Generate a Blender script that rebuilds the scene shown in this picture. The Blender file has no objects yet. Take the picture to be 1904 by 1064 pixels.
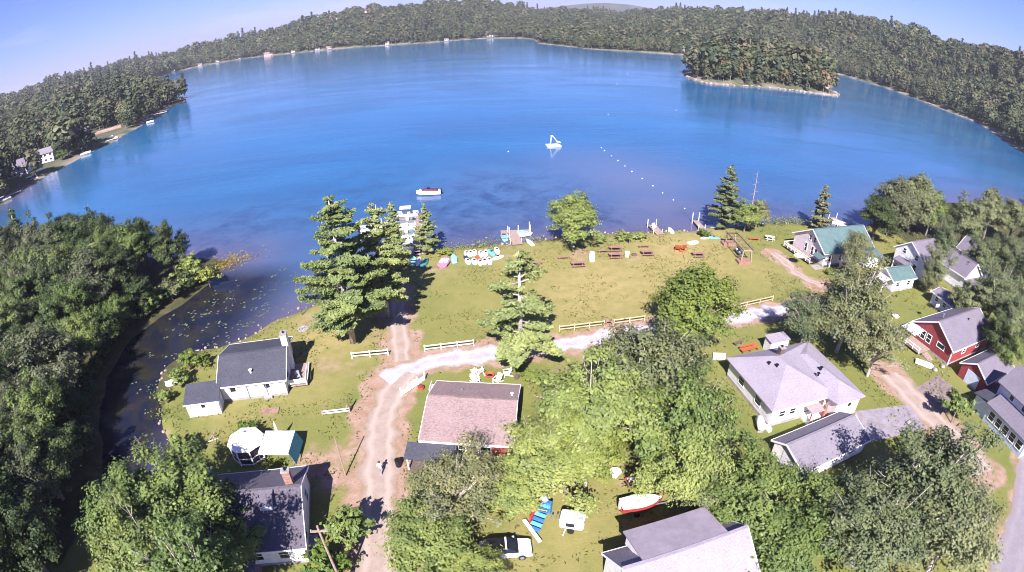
import bpy, math, random
import numpy as np
from mathutils import Matrix, Vector
R = math.radians
rnd = random.Random(7)
nrg = np.random.default_rng(11)
scene = bpy.context.scene
COL = scene.collection

# ------------------------------------------------------------------ camera
CAM_H, PITCH, ROLL, FPX, PW, PH = 42.0, .489, -.015, 1030.0, 1904, 1064   # survey camera: height, tilt, roll, focal
fw = np.array([0, math.cos(PITCH), -math.sin(PITCH)])
_u = np.array([0, math.sin(PITCH), math.cos(PITCH)]); _r = np.array([1., 0, 0])
rt = _r*math.cos(ROLL) + _u*math.sin(ROLL); up = -_r*math.sin(ROLL) + _u*math.cos(ROLL)
cd = bpy.data.cameras.new('camera'); cam = bpy.data.objects.new('camera', cd); COL.objects.link(cam)
scene.render.engine = 'CYCLES'
cam.matrix_world = Matrix(((rt[0], up[0], -fw[0], 0), (rt[1], up[1], -fw[1], 0), (rt[2], up[2], -fw[2], CAM_H), (0, 0, 0, 1)))
cd.type = 'PANO'
cd.sensor_fit = 'HORIZONTAL'; cd.sensor_width = 36.0; cd.sensor_height = 36.0*572/1024
pc = cd.cycles if hasattr(cd, 'cycles') else cd
pc.panorama_type = 'FISHEYE_LENS_POLYNOMIAL'
pc.fisheye_fov = R(180)
pc.fisheye_polynomial_k0 = 0.0
pc.fisheye_polynomial_k1 = -1.0/(FPX/PW*36.0)
pc.fisheye_polynomial_k2 = 0.0; pc.fisheye_polynomial_k3 = 0.0; pc.fisheye_polynomial_k4 = 0.0
scene.cycles.filter_width = 1.05
cd.clip_start = 0.1; cd.clip_end = 20000
scene.camera = cam

# ------------------------------------------------------------------ light
SUN_AZ, SUN_EL = 187.0, 42.0           # compass from +Y clockwise: behind the camera, a little left
world = bpy.data.worlds.new('World'); scene.world = world; world.use_nodes = True
wn, wl = world.node_tree.nodes, world.node_tree.links
sky = wn.new('ShaderNodeTexSky'); sky.sky_type = 'NISHITA'; sky.sun_disc = False
sky.sun_elevation = R(SUN_EL); sky.sun_rotation = R(SUN_AZ); sky.altitude = 200; sky.air_density = 1.0; sky.dust_density = 0.3; sky.ozone_density = 3.0
tint = wn.new('ShaderNodeMix'); tint.data_type = 'RGBA'; tint.blend_type = 'MULTIPLY'; tint.inputs[0].default_value = 1.0
tint.inputs[7].default_value = (0.56, 0.62, 1.22, 1)
wl.new(sky.outputs[0], tint.inputs[6])
wtc = wn.new('ShaderNodeTexCoord'); wmp = wn.new('ShaderNodeMapping'); wmp.inputs['Scale'].default_value = (1, 1, 6); wns = wn.new('ShaderNodeTexNoise'); wns.inputs['Scale'].default_value = 2.6; wns.inputs['Detail'].default_value = 6; wns.inputs['Distortion'].default_value = .4
wmr = wn.new('ShaderNodeMapRange'); wmr.inputs[1].default_value = .54; wmr.inputs[2].default_value = .80; wmr.inputs[4].default_value = .32
cir = wn.new('ShaderNodeMix'); cir.data_type = 'RGBA'; cir.inputs[7].default_value = (9.5, 8.2, 10.0, 1)
wl.new(wtc.outputs['Generated'], wmp.inputs[0]); wl.new(wmp.outputs[0], wns.inputs['Vector']); wl.new(wns.outputs[0], wmr.inputs[0]); wl.new(wmr.outputs[0], cir.inputs[0]); wl.new(tint.outputs[2], cir.inputs[6]); wl.new(cir.outputs[2], wn['Background'].inputs[0])
wn['Background'].inputs[1].default_value = 0.05
sl = bpy.data.lights.new('sun', 'SUN'); sl.energy = 5.0; sl.angle = R(.5); sl.color = (1.0, .94, .93)
so = bpy.data.objects.new('sun', sl); COL.objects.link(so)
sd_ = Vector((math.sin(R(SUN_AZ))*math.cos(R(SUN_EL)), math.cos(R(SUN_AZ))*math.cos(R(SUN_EL)), math.sin(R(SUN_EL))))
so.rotation_euler = sd_.to_track_quat('Z', 'Y').to_euler(); so.location = (0, -50, 120)
vs = scene.view_settings
vs.view_transform = 'Standard'; vs.look = 'None'; vs.gamma = 1; vs.exposure = 1.50; vs.use_curve_mapping = False

# ------------------------------------------------------------------ surveying: where a point seen in the photograph lies on a level plane
def at(px, py, z=0.0):
    dx, dy = px - PW/2, PH/2 - py
    r = math.hypot(dx, dy) or 1e-6; t = r/FPX
    d = fw*math.cos(t) + (rt*dx/r + up*dy/r)*math.sin(t)
    k = (z - CAM_H)/d[2]
    return Vector((d[0]*k, d[1]*k, z))
def bearing(px, py):
    dx, dy = px - PW/2, PH/2 - py
    r = math.hypot(dx, dy); t = r/FPX
    d = fw*math.cos(t) + (rt*dx/r + up*dy/r)*math.sin(t)
    return math.atan2(d[0], d[1]), math.atan2(d[2], math.hypot(d[0], d[1]))

# ------------------------------------------------------------------ materials
MATS = {}
def new_mat(name):
    m = bpy.data.materials.new(name); m.use_nodes = True
    nt = m.node_tree; b = nt.nodes['Principled BSDF']
    return m, nt, nt.nodes, nt.links, b
def mix(nt, a, b, fac):
    n = nt.nodes.new('ShaderNodeMix'); n.data_type = 'RGBA'
    for s, v in ((6, a), (7, b), (0, fac)):
        if hasattr(v, 'is_linked') or isinstance(v, bpy.types.NodeSocket): nt.links.new(v, n.inputs[s])
        elif s == 0: n.inputs[0].default_value = v
        else: n.inputs[s].default_value = (*v, 1)
    return n.outputs[2]
def noise(nt, scale, detail=4, rough=.6, coord=None, dist=0.0, vec_scale=None):
    n = nt.nodes.new('ShaderNodeTexNoise'); n.inputs['Scale'].default_value = scale
    n.inputs['Detail'].default_value = detail; n.inputs['Roughness'].default_value = rough; n.inputs['Distortion'].default_value = dist
    c = coord
    if c is None:
        tc = nt.nodes.new('ShaderNodeTexCoord'); c = tc.outputs['Object']
    if vec_scale:
        mp = nt.nodes.new('ShaderNodeMapping'); mp.inputs['Scale'].default_value = vec_scale; nt.links.new(c, mp.inputs[0]); c = mp.outputs[0]
    nt.links.new(c, n.inputs['Vector'])
    return n.outputs[0]
def ramp(nt, src, a, b):
    n = nt.nodes.new('ShaderNodeMapRange'); n.inputs[1].default_value = a; n.inputs[2].default_value = b
    nt.links.new(src, n.inputs[0]); return n.outputs[0]
def math_n(nt, op, a, b):
    n = nt.nodes.new('ShaderNodeMath'); n.operation = op
    for i, v in enumerate((a, b)):
        if isinstance(v, bpy.types.NodeSocket): nt.links.new(v, n.inputs[i])
        else: n.inputs[i].default_value = v
    return n.outputs[0]
def bump(nt, b, h, strength, dist=.05):
    n = nt.nodes.new('ShaderNodeBump'); n.inputs['Strength'].default_value = strength; n.inputs['Distance'].default_value = dist
    nt.links.new(h, n.inputs['Height']); nt.links.new(n.outputs[0], b.inputs['Normal'])
def plain(name, c, var=.12, scale=3.0, rough=.7, metal=0, spec=.3):
    """painted or natural surface with mottled wear"""
    if name in MATS: return MATS[name]
    m, nt, N, L, b = new_mat(name)
    n1 = noise(nt, scale, 5, .65); f = ramp(nt, n1, .3, .7)
    lo = tuple(max(0, x*(1-var*1.6)) for x in c); hi = tuple(min(1, x*(1+var)) for x in c)
    L.new(mix(nt, lo, hi, f), b.inputs['Base Color'])
    b.inputs['Roughness'].default_value = rough; b.inputs['Metallic'].default_value = metal; b.inputs['Specular IOR Level'].default_value = spec
    MATS[name] = m; return m
def shingle(name, c, var=.25, rows=5.0):
    """asphalt shingle: blotched courses, weather streaks"""
    if name in MATS: return MATS[name]
    m, nt, N, L, b = new_mat(name)
    tc = nt.nodes.new('ShaderNodeTexCoord')
    blot = ramp(nt, noise(nt, 4.0, 3, .7, tc.outputs['Object'], 0, (1, 2.2, 2.2)), .32, .68)
    wear = ramp(nt, noise(nt, .45, 4, .6, tc.outputs['Object']), .35, .7)
    br = nt.nodes.new('ShaderNodeTexBrick'); br.inputs['Scale'].default_value = 3.0
    br.inputs['Color1'].default_value = (.75, .75, .75, 1); br.inputs['Color2'].default_value = (1, 1, 1, 1); br.inputs['Mortar'].default_value = (.5, .5, .5, 1)
    br.inputs['Mortar Size'].default_value = .03
    L.new(tc.outputs['Object'], br.inputs[0])
    lo = tuple(x*(1-var*1.4) for x in c); hi = tuple(x*(1+var) for x in c)
    c1 = mix(nt, lo, hi, blot)
    c2 = mix(nt, c1, tuple(x*1.2 + .01 for x in c), math_n(nt, 'MULTIPLY', wear, .5))
    mm = nt.nodes.new('ShaderNodeMix'); mm.data_type = 'RGBA'; mm.blend_type = 'MULTIPLY'; mm.inputs[0].default_value = .6
    L.new(c2, mm.inputs[6]); L.new(br.outputs[0], mm.inputs[7]); L.new(mm.outputs[2], b.inputs['Base Color'])
    b.inputs['Roughness'].default_value = .9; b.inputs['Specular IOR Level'].default_value = .15
    bump(nt, b, br.outputs[0], .4, .02)
    MATS[name] = m; return m
def siding(name, c):
    """clapboard wall: fine horizontal laps and slight dirt"""
    if name in MATS: return MATS[name]
    m, nt, N, L, b = new_mat(name)
    tc = nt.nodes.new('ShaderNodeTexCoord')
    wv = nt.nodes.new('ShaderNodeTexWave'); wv.wave_type = 'BANDS'; wv.bands_direction = 'Z'; wv.inputs['Scale'].default_value = 1.6; wv.wave_profile = 'SAW'
    L.new(tc.outputs['Object'], wv.inputs[0])
    d = ramp(nt, noise(nt, 1.3, 5, .65, tc.outputs['Object']), .4, .75)
    L.new(mix(nt, c, tuple(x*.78 for x in c), d), b.inputs['Base Color'])
    b.inputs['Roughness'].default_value = .65; bump(nt, b, wv.outputs[0], .5, .03)
    MATS[name] = m; return m
def leaf(name, c, var=.45, trans=.3):
    if name in MATS: return MATS[name]
    m, nt, N, L, b = new_mat(name)
    at_ = N.new('ShaderNodeAttribute'); at_.attribute_name = 'tint'
    oi = N.new('ShaderNodeObjectInfo')
    dark = (c[0]*(1-var), c[1]*(1-var*.8), c[2]*(1-var*.6)); lite = (c[0]*(1+var), c[1]*(1+var*.7), c[2]*(1+var*.3))
    c1 = mix(nt, dark, lite, at_.outputs['Fac'])
    hs = N.new('ShaderNodeHueSaturation')
    L.new(ramp(nt, oi.outputs['Random'], 0, 1), (h := N.new('ShaderNodeMapRange')).inputs[0])
    h.inputs[3].default_value = .485; h.inputs[4].default_value = .515
    v = N.new('ShaderNodeMapRange'); L.new(oi.outputs['Random'], v.inputs[0]); v.inputs[3].default_value = 1.15; v.inputs[4].default_value = .82
    L.new(h.outputs[0], hs.inputs['Hue']); L.new(v.outputs[0], hs.inputs['Value']); L.new(c1, hs.inputs['Color'])
    L.new(hs.outputs[0], b.inputs['Base Color'])
    b.inputs['Roughness'].default_value = .55; b.inputs['Specular IOR Level'].default_value = .25
    tr = N.new('ShaderNodeBsdfTranslucent'); L.new(hs.outputs[0], tr.inputs[0])
    ms = N.new('ShaderNodeMixShader'); ms.inputs[0].default_value = trans
    L.new(b.outputs[0], ms.inputs[1]); L.new(tr.outputs[0], ms.inputs[2]); L.new(ms.outputs[0], N['Material Output'].inputs[0])
    MATS[name] = m; return m

WHITE = siding('white_clapboard', (.78, .76, .76)); WPAINT = plain('white_paint', (.8, .78, .78), .06)
BLUEW = siding('pale_blue_clapboard', (.55, .60, .72)); REDW = siding('barn_red_clapboard', (.28, .045, .05)); DARKW = siding('dark_grey_clapboard', (.07, .065, .085))
PINKW = siding('pale_pink_clapboard', (.62, .55, .56))
GLASS = plain('window_glass', (.015, .018, .028), .2, 1, .08, 0, .6)
R_DARK = shingle('charcoal_shingle', (.066, .068, .088)); R_TAN = shingle('tan_shingle', (.270, .192, .188), .30)
R_GREY = shingle('grey_shingle', (.165, .145, .18), .16); R_PALE = shingle('pale_grey_shingle', (.29, .255, .305), .14); R_MID = shingle('mid_grey_shingle', (.205, .185, .22), .18)
R_GREEN = plain('green_metal_roof', (.085, .135, .135), .12, .8, .55)
BRICK = plain('brick_masonry', (.30, .17, .14), .4, 8); STONE = plain('grey_stone', (.3, .27, .27), .4, 5); CONC = plain('concrete', (.30, .27, .28), .2, 2)
WOOD = plain('weathered_wood', (.30, .22, .19), .3, 6); WOODR = plain('reddish_wood', (.28, .15, .12), .3, 6); WOODY = plain('raw_pine_wood', (.46, .36, .23), .2, 6); DARKWOOD = plain('dark_wood', (.12, .085, .075), .3, 6)
METAL = plain('grey_metal', (.35, .35, .37), .15, 4, .4, .6); BLACK = plain('black_plastic', (.012, .012, .014), .3, 4, .4)
RUBBER = plain('rubber', (.015, .015, .016), .2, 8, .85); TEAL = plain('teal_paint', (.06, .24, .22), .15, 3, .4); AQUA = plain('pale_teal_paint', (.25, .50, .48), .15, 3, .4)
GREENP = plain('green_paint', (.04, .20, .12), .15, 3, .4); BLUEP = plain('blue_paint', (.04, .16, .45), .15, 3, .4); LBLUE = plain('sky_blue_paint', (.12, .42, .65), .15, 3, .4); REDP = plain('red_paint', (.40, .045, .04), .15, 3, .45)
ORANGE = plain('orange_red_paint', (.42, .09, .04), .15, 3, .45); PINKP = plain('pink_plastic', (.62, .16, .35), .2, 2, .4); YEL = plain('yellow_paint', (.55, .42, .06), .2, 3, .5)
CREAM = plain('cream_canvas', (.72, .68, .62), .08); LAV = plain('lavender_paint', (.55, .48, .66), .1, 3, .4); MAROON = plain('maroon_canvas', (.10, .025, .05), .2, 3)
NAVY = plain('navy_canvas', (.02, .03, .08), .2, 3); SKIN = plain('skin', (.5, .3, .22), .05); HAIR = plain('hair', (.05, .03, .02), .1); SHIRT = plain('pale_shirt', (.7, .72, .78), .06)
GREYP = plain('grey_plastic', (.3, .3, .33), .1); SCREEN = plain('dark_screen', (.03, .025, .035), .3, 4, .8); GELWHITE = plain('gelcoat_white', (.8, .78, .8), .05, 2, .25)
BARK = plain('grey_bark', (.20, .165, .15), .4, 5); BARKL = plain('pale_bark', (.42, .36, .33), .35, 5); BARKD = plain('dark_bark', (.10, .075, .06), .4, 5); SNAG = plain('bare_pinkish_wood', (.38, .27, .25), .3, 5)
SAND = plain('shore_rock', (.30, .235, .20), .35, .7); CARW = plain('car_white', (.78, .78, .8), .03, 2, .15, 0, .6)

LF = dict(ash=leaf('ash_leaf', (.190, .238, .070), .42, .22), maple=leaf('maple_leaf', (.125, .175, .052), .5, .2), oak=leaf('oak_leaf', (.140, .168, .082), .5, .2), dark=leaf('dark_leaf', (.062, .090, .034)), bank=leaf('bank_leaf', (.098, .135, .048), .5, .2), bankgrey=leaf('bank_grey_leaf', (.095, .112, .062), .5, .2),
          pine=leaf('pine_needle', (.215, .265, .098), .38, .25), spruce=leaf('spruce_needle', (.160, .192, .090), .38, .25), shrub=leaf('shrub_leaf', (.13, .19, .04)), lime=leaf('lime_leaf', (.20, .24, .055)),
          olive=leaf('olive_leaf', (.165, .180, .085), .5, .2), fd=leaf('far_broadleaf', (.090, .108, .056), .35), fo=leaf('far_olive', (.118, .120, .068), .35), fc=leaf('far_conifer', (.055, .072, .046), .4, .15),
          rust=leaf('dry_leaf', (.16, .13, .07), .4), reed=leaf('reed', (.26, .22, .045), .3))

# ------------------------------------------------------------------ mesh helpers
def link(name, me, parent=None):
    o = bpy.data.objects.new(name, me); COL.objects.link(o)
    if parent is not None: o.parent = parent
    return o
def tag(o, label, cat, group=None):
    o['label'] = label; o['category'] = cat
    if group: o['group'] = group
    return o
def thing(name, label, cat, loc, rot=0.0, group=None):
    o = link(name, None); o.location = loc; o.rotation_euler = (0, 0, rot); o.empty_display_size = .5
    return tag(o, label, cat, group)
class MB:
    def __init__(s): s.v = []; s.f = []
    def add(s, vs, fs):
        k = len(s.v); s.v += [tuple(v) for v in vs]; s.f += [tuple(i + k for i in f) for f in fs]; return s
    def box(s, x0, y0, z0, x1, y1, z1):
        return s.add([(x0, y0, z0), (x1, y0, z0), (x1, y1, z0), (x0, y1, z0), (x0, y0, z1), (x1, y0, z1), (x1, y1, z1), (x0, y1, z1)],
                     [(0, 3, 2, 1), (4, 5, 6, 7), (0, 1, 5, 4), (1, 2, 6, 5), (2, 3, 7, 6), (3, 0, 4, 7)])
    def cbox(s, c, d): return s.box(c[0]-d[0]/2, c[1]-d[1]/2, c[2]-d[2]/2, c[0]+d[0]/2, c[1]+d[1]/2, c[2]+d[2]/2)
    def beam(s, p, q, w, h=None):
        h = h or w; p, q = Vector(p), Vector(q); d = (q-p).normalized()
        a = d.cross(Vector((0, 0, 1))); a = a.normalized() if a.length > 1e-4 else Vector((1, 0, 0)); b = a.cross(d)
        a *= w/2; b *= h/2
        return s.add([p-a-b, p+a-b, p+a+b, p-a+b, q-a-b, q+a-b, q+a+b, q-a+b], [(0, 1, 2, 3), (7, 6, 5, 4), (0, 4, 5, 1), (1, 5, 6, 2), (2, 6, 7, 3), (3, 7, 4, 0)])
    def tube(s, pts, rad, n=7):
        k = len(s.v); pts = [Vector(p) for p in pts]
        for i, p in enumerate(pts):
            d = (pts[min(i+1, len(pts)-1)] - pts[max(i-1, 0)]).normalized()
            a = d.cross(Vector((.31, .9, .2))).normalized(); b = d.cross(a)
            r = rad[i] if hasattr(rad, '__len__') else rad
            for j in range(n):
                t = 2*math.pi*j/n; s.v.append(tuple(p + a*math.cos(t)*r + b*math.sin(t)*r))
        for i in range(len(pts)-1):
            for j in range(n):
                s.f.append((k+i*n+j, k+i*n+(j+1) % n, k+(i+1)*n+(j+1) % n, k+(i+1)*n+j))
        s.f.append(tuple(k+j for j in reversed(range(n)))); e = k+(len(pts)-1)*n; s.f.append(tuple(e+j for j in range(n)))
        return s
    def lathe(s, prof, n=14, c=(0, 0)):
        k = len(s.v)
        for r, z in prof:
            for j in range(n):
                t = 2*math.pi*j/n; s.v.append((c[0]+r*math.cos(t), c[1]+r*math.sin(t), z))
        for i in range(len(prof)-1):
            for j in range(n): s.f.append((k+i*n+j, k+i*n+(j+1) % n, k+(i+1)*n+(j+1) % n, k+(i+1)*n+j))
        s.f.append(tuple(k+j for j in reversed(range(n)))); e = k+(len(prof)-1)*n; s.f.append(tuple(e+j for j in range(n)))
        return s
    def slab(s, poly, t):
        """planar polygon thickened downwards by t"""
        n = len(poly); top = [Vector(p) for p in poly]; bot = [p - Vector((0, 0, t)) for p in top]
        return s.add(top+bot, [tuple(range(n)), tuple(range(2*n-1, n-1, -1))] + [(i, i+n, (i+1) % n+n, (i+1) % n) for i in range(n)])
    def build(s, name, mat, parent=None, bevel=0, smooth=False, label=None):
        me = bpy.data.meshes.new(name); me.from_pydata(s.v, [], s.f); me.materials.append(mat); me.update()
        if smooth: me.shade_smooth()
        o = link(name, me, parent)
        if bevel:
            b = o.modifiers.new('bevel', 'BEVEL'); b.width = bevel; b.segments = 2; b.limit_method = 'ANGLE'
        if label: o['label'] = label
        return o
def copy_tree(o, parent=None):
    c = o.copy(); COL.objects.link(c); c.parent = parent
    for ch in o.children: copy_tree(ch, c)
    return c
def structure(o): o['kind'] = 'structure'; return o
def np_mesh(name, V, F, mat, smooth=False):
    me = bpy.data.meshes.new(name); V = np.asarray(V, np.float32); F = np.asarray(F, np.int32); n, k = F.shape
    me.vertices.add(len(V)); me.vertices.foreach_set('co', V.ravel())
    me.loops.add(n*k); me.loops.foreach_set('vertex_index', F.ravel())
    me.polygons.add(n); me.polygons.foreach_set('loop_start', np.arange(0, n*k, k, dtype=np.int32)); me.polygons.foreach_set('loop_total', np.full(n, k, np.int32))
    if smooth: me.polygons.foreach_set('use_smooth', np.ones(n, bool))
    if mat: me.materials.append(mat)
    me.update(calc_edges=True); me.validate(); return me
def vattr(me, name, vals):
    a = me.attributes.new(name, 'FLOAT', 'POINT'); a.data.foreach_set('value', np.asarray(vals, np.float32))

# ------------------------------------------------------------------ shorelines (surveyed on the water level)
WZ = -.45
def poly(pts, z=WZ): return np.array([at(x, y, z)[:2] for x, y in pts])
LAKE = poly([(335, 935), (352, 885), (328, 855), (308, 800), (297, 760), (292, 722), (312, 680), (350, 655), (400, 648), (455, 632), (500, 605), (560, 577), (620, 555), (680, 520), (715, 497), (745, 482), (775, 475), (800, 470), (830, 465), (870, 461), (905, 457), (950, 456),
    (1000, 447), (1060, 441), (1130, 436), (1230, 433), (1300, 428), (1345, 423), (1420, 417), (1495, 417), (1530, 425), (1565, 432), (1600, 428), (1640, 405), (1690, 385), (1750, 378), (1830, 376), (1904, 380), (2020, 420),
    (2060, 360), (1985, 325), (1904, 284), (1860, 254), (1820, 229), (1760, 206), (1700, 183), (1640, 161), (1590, 147), (1550, 136), (1500, 125), (1430, 115), (1350, 108), (1283, 104), (1230, 100), (1160, 96), (1090, 91), (1030, 84), (1000, 81),
    (995, 73.5), (960, 71), (905, 71.5), (870, 73.5), (800, 80), (700, 86), (640, 90), (560, 98), (480, 106), (400, 118), (350, 128), (310, 138), (283, 148), (268, 160), (290, 170), (325, 180), (347, 182), (336, 190), (310, 203), (290, 218), (250, 240), (210, 263), (150, 292), (95, 324),
    (40, 354), (0, 382), (-70, 425), (-130, 500), (-60, 505), (0, 495), (80, 485), (160, 478), (250, 480), (330, 477), (380, 480), (428, 488), (402, 508), (388, 528), (348, 560), (302, 588), (250, 626), (221, 664), (198, 708), (184, 760), (184, 812), (190, 862), (200, 935)])
ISLAND = poly([(1273, 134), (1283, 146), (1310, 155), (1360, 159), (1420, 163), (1480, 169), (1520, 174.5), (1553, 179), (1558, 175), (1535, 165), (1548, 152), (1500, 140), (1400, 130), (1320, 126)])
def inside(P, poly_):
    x, y = P[:, 0], P[:, 1]; r = np.zeros(len(P), bool); n = len(poly_)
    for i in range(n):
        (x1, y1), (x2, y2) = poly_[i], poly_[(i+1) % n]
        c = ((y1 > y) != (y2 > y)); r ^= c & (x < (x2-x1)*(y-y1)/((y2-y1) if y2 != y1 else 1e-9)+x1)
    return r
def dist_poly(P, poly_, closed=True):
    d = np.full(len(P), 1e9); n = len(poly_)
    for i in range(n if closed else n-1):
        a = poly_[i]; b = poly_[(i+1) % n]; ab = b-a
        t = np.clip(((P-a) @ ab)/(ab @ ab + 1e-12), 0, 1)
        d = np.minimum(d, np.hypot(*(P-a-t[:, None]*ab).T))
    return d
def shore_dist(P):
    """metres to the nearest shore: land positive, water negative"""
    d1 = dist_poly(P, LAKE)*np.where(inside(P, LAKE), -1, 1)
    d2 = dist_poly(P, ISLAND)*np.where(inside(P, ISLAND), 1, -1)
    return np.maximum(d1, d2)
def wob(P, s, seed):
    """smooth pseudo noise from summed sines, about -1..1"""
    g = np.random.default_rng(seed); r = np.zeros(len(P))
    for k in range(7):
        a = g.uniform(0, 6.28); f = s*g.uniform(.6, 1.9); r += np.sin(P[:, 0]*f*math.cos(a)+P[:, 1]*f*math.sin(a)+g.uniform(0, 6.28))
    return r/3.2

# ------------------------------------------------------------------ near ground
NX0, NX1, NY0, NY1 = -150., 190., -30., 150.
DIRT = np.array([at(*p)[:2] for p in [(700, 1120), (701, 1064), (703, 985), (704, 905), (706, 825), (713, 765), (732, 722), (760, 690)]])
GRAVEL = np.array([at(*p)[:2] for p in [(716, 708), (765, 682), (830, 668), (900, 660), (970, 650), (1050, 641), (1120, 629), (1180, 619), (1290, 602), (1400, 585), (1505, 566)]])
LANE = np.array([at(*p)[:2] for p in [(748, 672), (744, 640), (742, 605), (740, 570), (742, 540)]])
DRIVE = np.array([at(*p)[:2] for p in [(1655, 695), (1695, 738), (1735, 778), (1775, 815), (1830, 880)]])
TRACK = np.array([at(*p)[:2] for p in [(1438, 470), (1462, 490), (1490, 515), (1530, 532)]])
SIDE = np.array([at(*p)[:2] for p in [(1925, 860), (1912, 930), (1895, 1000), (1865, 1090)]])
xs = np.arange(NX0, NX1+.1, .7); ys = np.arange(NY0, NY1+.1, .7)
X, Y = np.meshgrid(xs, ys); P = np.stack([X.ravel(), Y.ravel()], 1)
sdn = shore_dist(P) + .35*wob(P, .9, 3)
Z = np.where(sdn > 0, -WZ*np.clip(sdn/1.6, 0, 1)**.8 + WZ, WZ + np.clip(sdn, -12, 0)*.22)
nx, ny = len(xs), len(ys)
I = (np.arange(ny-1)[:, None]*nx + np.arange(nx-1)[None]).ravel()
keep = (sdn[I] > -9) | (sdn[I+nx+1] > -9)
I = I[keep]; F = np.stack([I, I+1, I+nx+1, I+nx], 1)
soil = np.zeros(len(P)); dry = np.zeros(len(P))
for line, w, k in ((DIRT, 2.9, .9), (GRAVEL, 2.7, .8), (LANE, 2.1, .9), (DRIVE, 3.0, .8), (TRACK, 1.7, .9), (SIDE, 2.8, .7)):
    soil = np.maximum(soil, k*np.clip(1-(dist_poly(P, line, False)-w+.9*wob(P, .8, 5))/1.2, 0, 1))
for px, py, r, k in [(598, 862, 3.4, .95), (620, 905, 3, .9), (590, 770, 3, .3), (505, 765, 2.2, .6), (600, 690, 4, .6), (640, 690, 3, .55), (560, 640, 4, .35), (420, 790, 4, .55), (350, 690, 3, .5), (630, 840, 3, .7), (700, 625, 3, .5), (590, 585, 4, .55), (640, 560, 4, .6),
                     (815, 492, 4, .85), (900, 478, 4, .7), (850, 505, 4, .35), (1060, 470, 6, .5), (1170, 480, 6, .4), (960, 470, 5, .4), (780, 620, 2, .2), (1100, 655, 5, .6), (1040, 690, 4, .4), (1060, 605, 2, .4), (1460, 500, 4, .6), (1520, 525, 3.5, .7), (1360, 530, 4, .4),
                     (1380, 470, 4, .3), (1720, 735, 4, .6), (1755, 790, 3, .6), (1005, 1010, 2, .4), (960, 960, 3, .3), (1170, 900, 3, .4), (1420, 800, 2, .3), (1640, 830, 3, .3), (520, 800, 1.5, .5), (470, 765, 2, .4), (1710, 690, 3, .35)]:
    c = np.array(at(px, py)[:2]); soil = np.maximum(soil, k*np.exp(-((P-c)**2).sum(1)/r**2)*(.8+.5*wob(P, .5, int(px))))
soil = np.maximum(soil, .75*np.clip(1-(sdn-.2)/1.5, 0, 1)*(.75+.4*wob(P, .35, 8)))
for px, py, r, k in [(1130, 520, 18, .8), (1000, 500, 14, .6), (1250, 470, 16, .75), (900, 560, 12, .35), (1330, 450, 12, .6), (620, 620, 9, .55), (1100, 560, 14, .5), (580, 720, 6, .3), (430, 780, 6, .4), (1420, 500, 10, .5), (850, 520, 10, .4)]:
    c = np.array(at(px, py)[:2]); dry = np.maximum(dry, k*np.exp(-((P-c)**2).sum(1)/r**2))
wet = np.clip((-sdn-.0)/1.0, 0, 1)
wood = np.clip((dist_poly(P, np.array([at(*p)[:2] for p in [(-200, 560), (-200, 1064), (60, 1064)]]), False) < 40)*1.0, 0, 1)*0
ug = (P[:, 0] < at(300, 585)[0]) & (P[:, 1] > -40) & (P[:, 0] < -.4*P[:, 1]-30)
me = np_mesh('ground', np.stack([P[:, 0], P[:, 1], Z], 1), F, None, True)
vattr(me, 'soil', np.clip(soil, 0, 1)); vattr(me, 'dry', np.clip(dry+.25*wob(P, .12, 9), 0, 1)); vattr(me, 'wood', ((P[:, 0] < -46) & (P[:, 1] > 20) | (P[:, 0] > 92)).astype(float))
m, nt, N, L, b = new_mat('lawn_and_soil')
def attr(n):
    a = N.new('ShaderNodeAttribute'); a.attribute_name = n; return a.outputs['Fac']
tc = N.new('ShaderNodeTexCoord').outputs['Object']
big = ramp(nt, noise(nt, .09, 5, .6, tc), .35, .65); mid = ramp(nt, noise(nt, .55, 5, .65, tc), .35, .66); fine = ramp(nt, noise(nt, 3.5, 4, .7, tc), .3, .7)
g = mix(nt, (.122, .146, .040), (.190, .188, .056), big); g = mix(nt, g, (.210, .188, .064), math_n(nt, 'MULTIPLY', mid, .45))
g = mix(nt, g, (.075, .095, .022), math_n(nt, 'MULTIPLY', fine, .42))
d = mix(nt, (.235, .195, .072), (.320, .250, .115), mid)
g = mix(nt, g, d, math_n(nt, 'MULTIPLY', attr('dry'), 1.0))
s = mix(nt, (.255, .160, .108), (.365, .255, .205), mid); s = mix(nt, s, (.19, .125, .085), math_n(nt, 'MULTIPLY', fine, .5))
sm = math_n(nt, 'ADD', attr('soil'), math_n(nt, 'MULTIPLY', math_n(nt, 'SUBTRACT', mid, .5), .5))
g = mix(nt, g, s, ramp(nt, math_n(nt, 'MULTIPLY', sm, attr('soil')), .08, .62))
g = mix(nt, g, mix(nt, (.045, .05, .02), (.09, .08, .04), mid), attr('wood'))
L.new(g, b.inputs['Base Color']); b.inputs['Roughness'].default_value = .95; b.inputs['Specular IOR Level'].default_value = .1
bump(nt, b, noise(nt, 5, 5, .75, tc), .5, .15)
me.materials.append(m); structure(link('ground', me))

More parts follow.
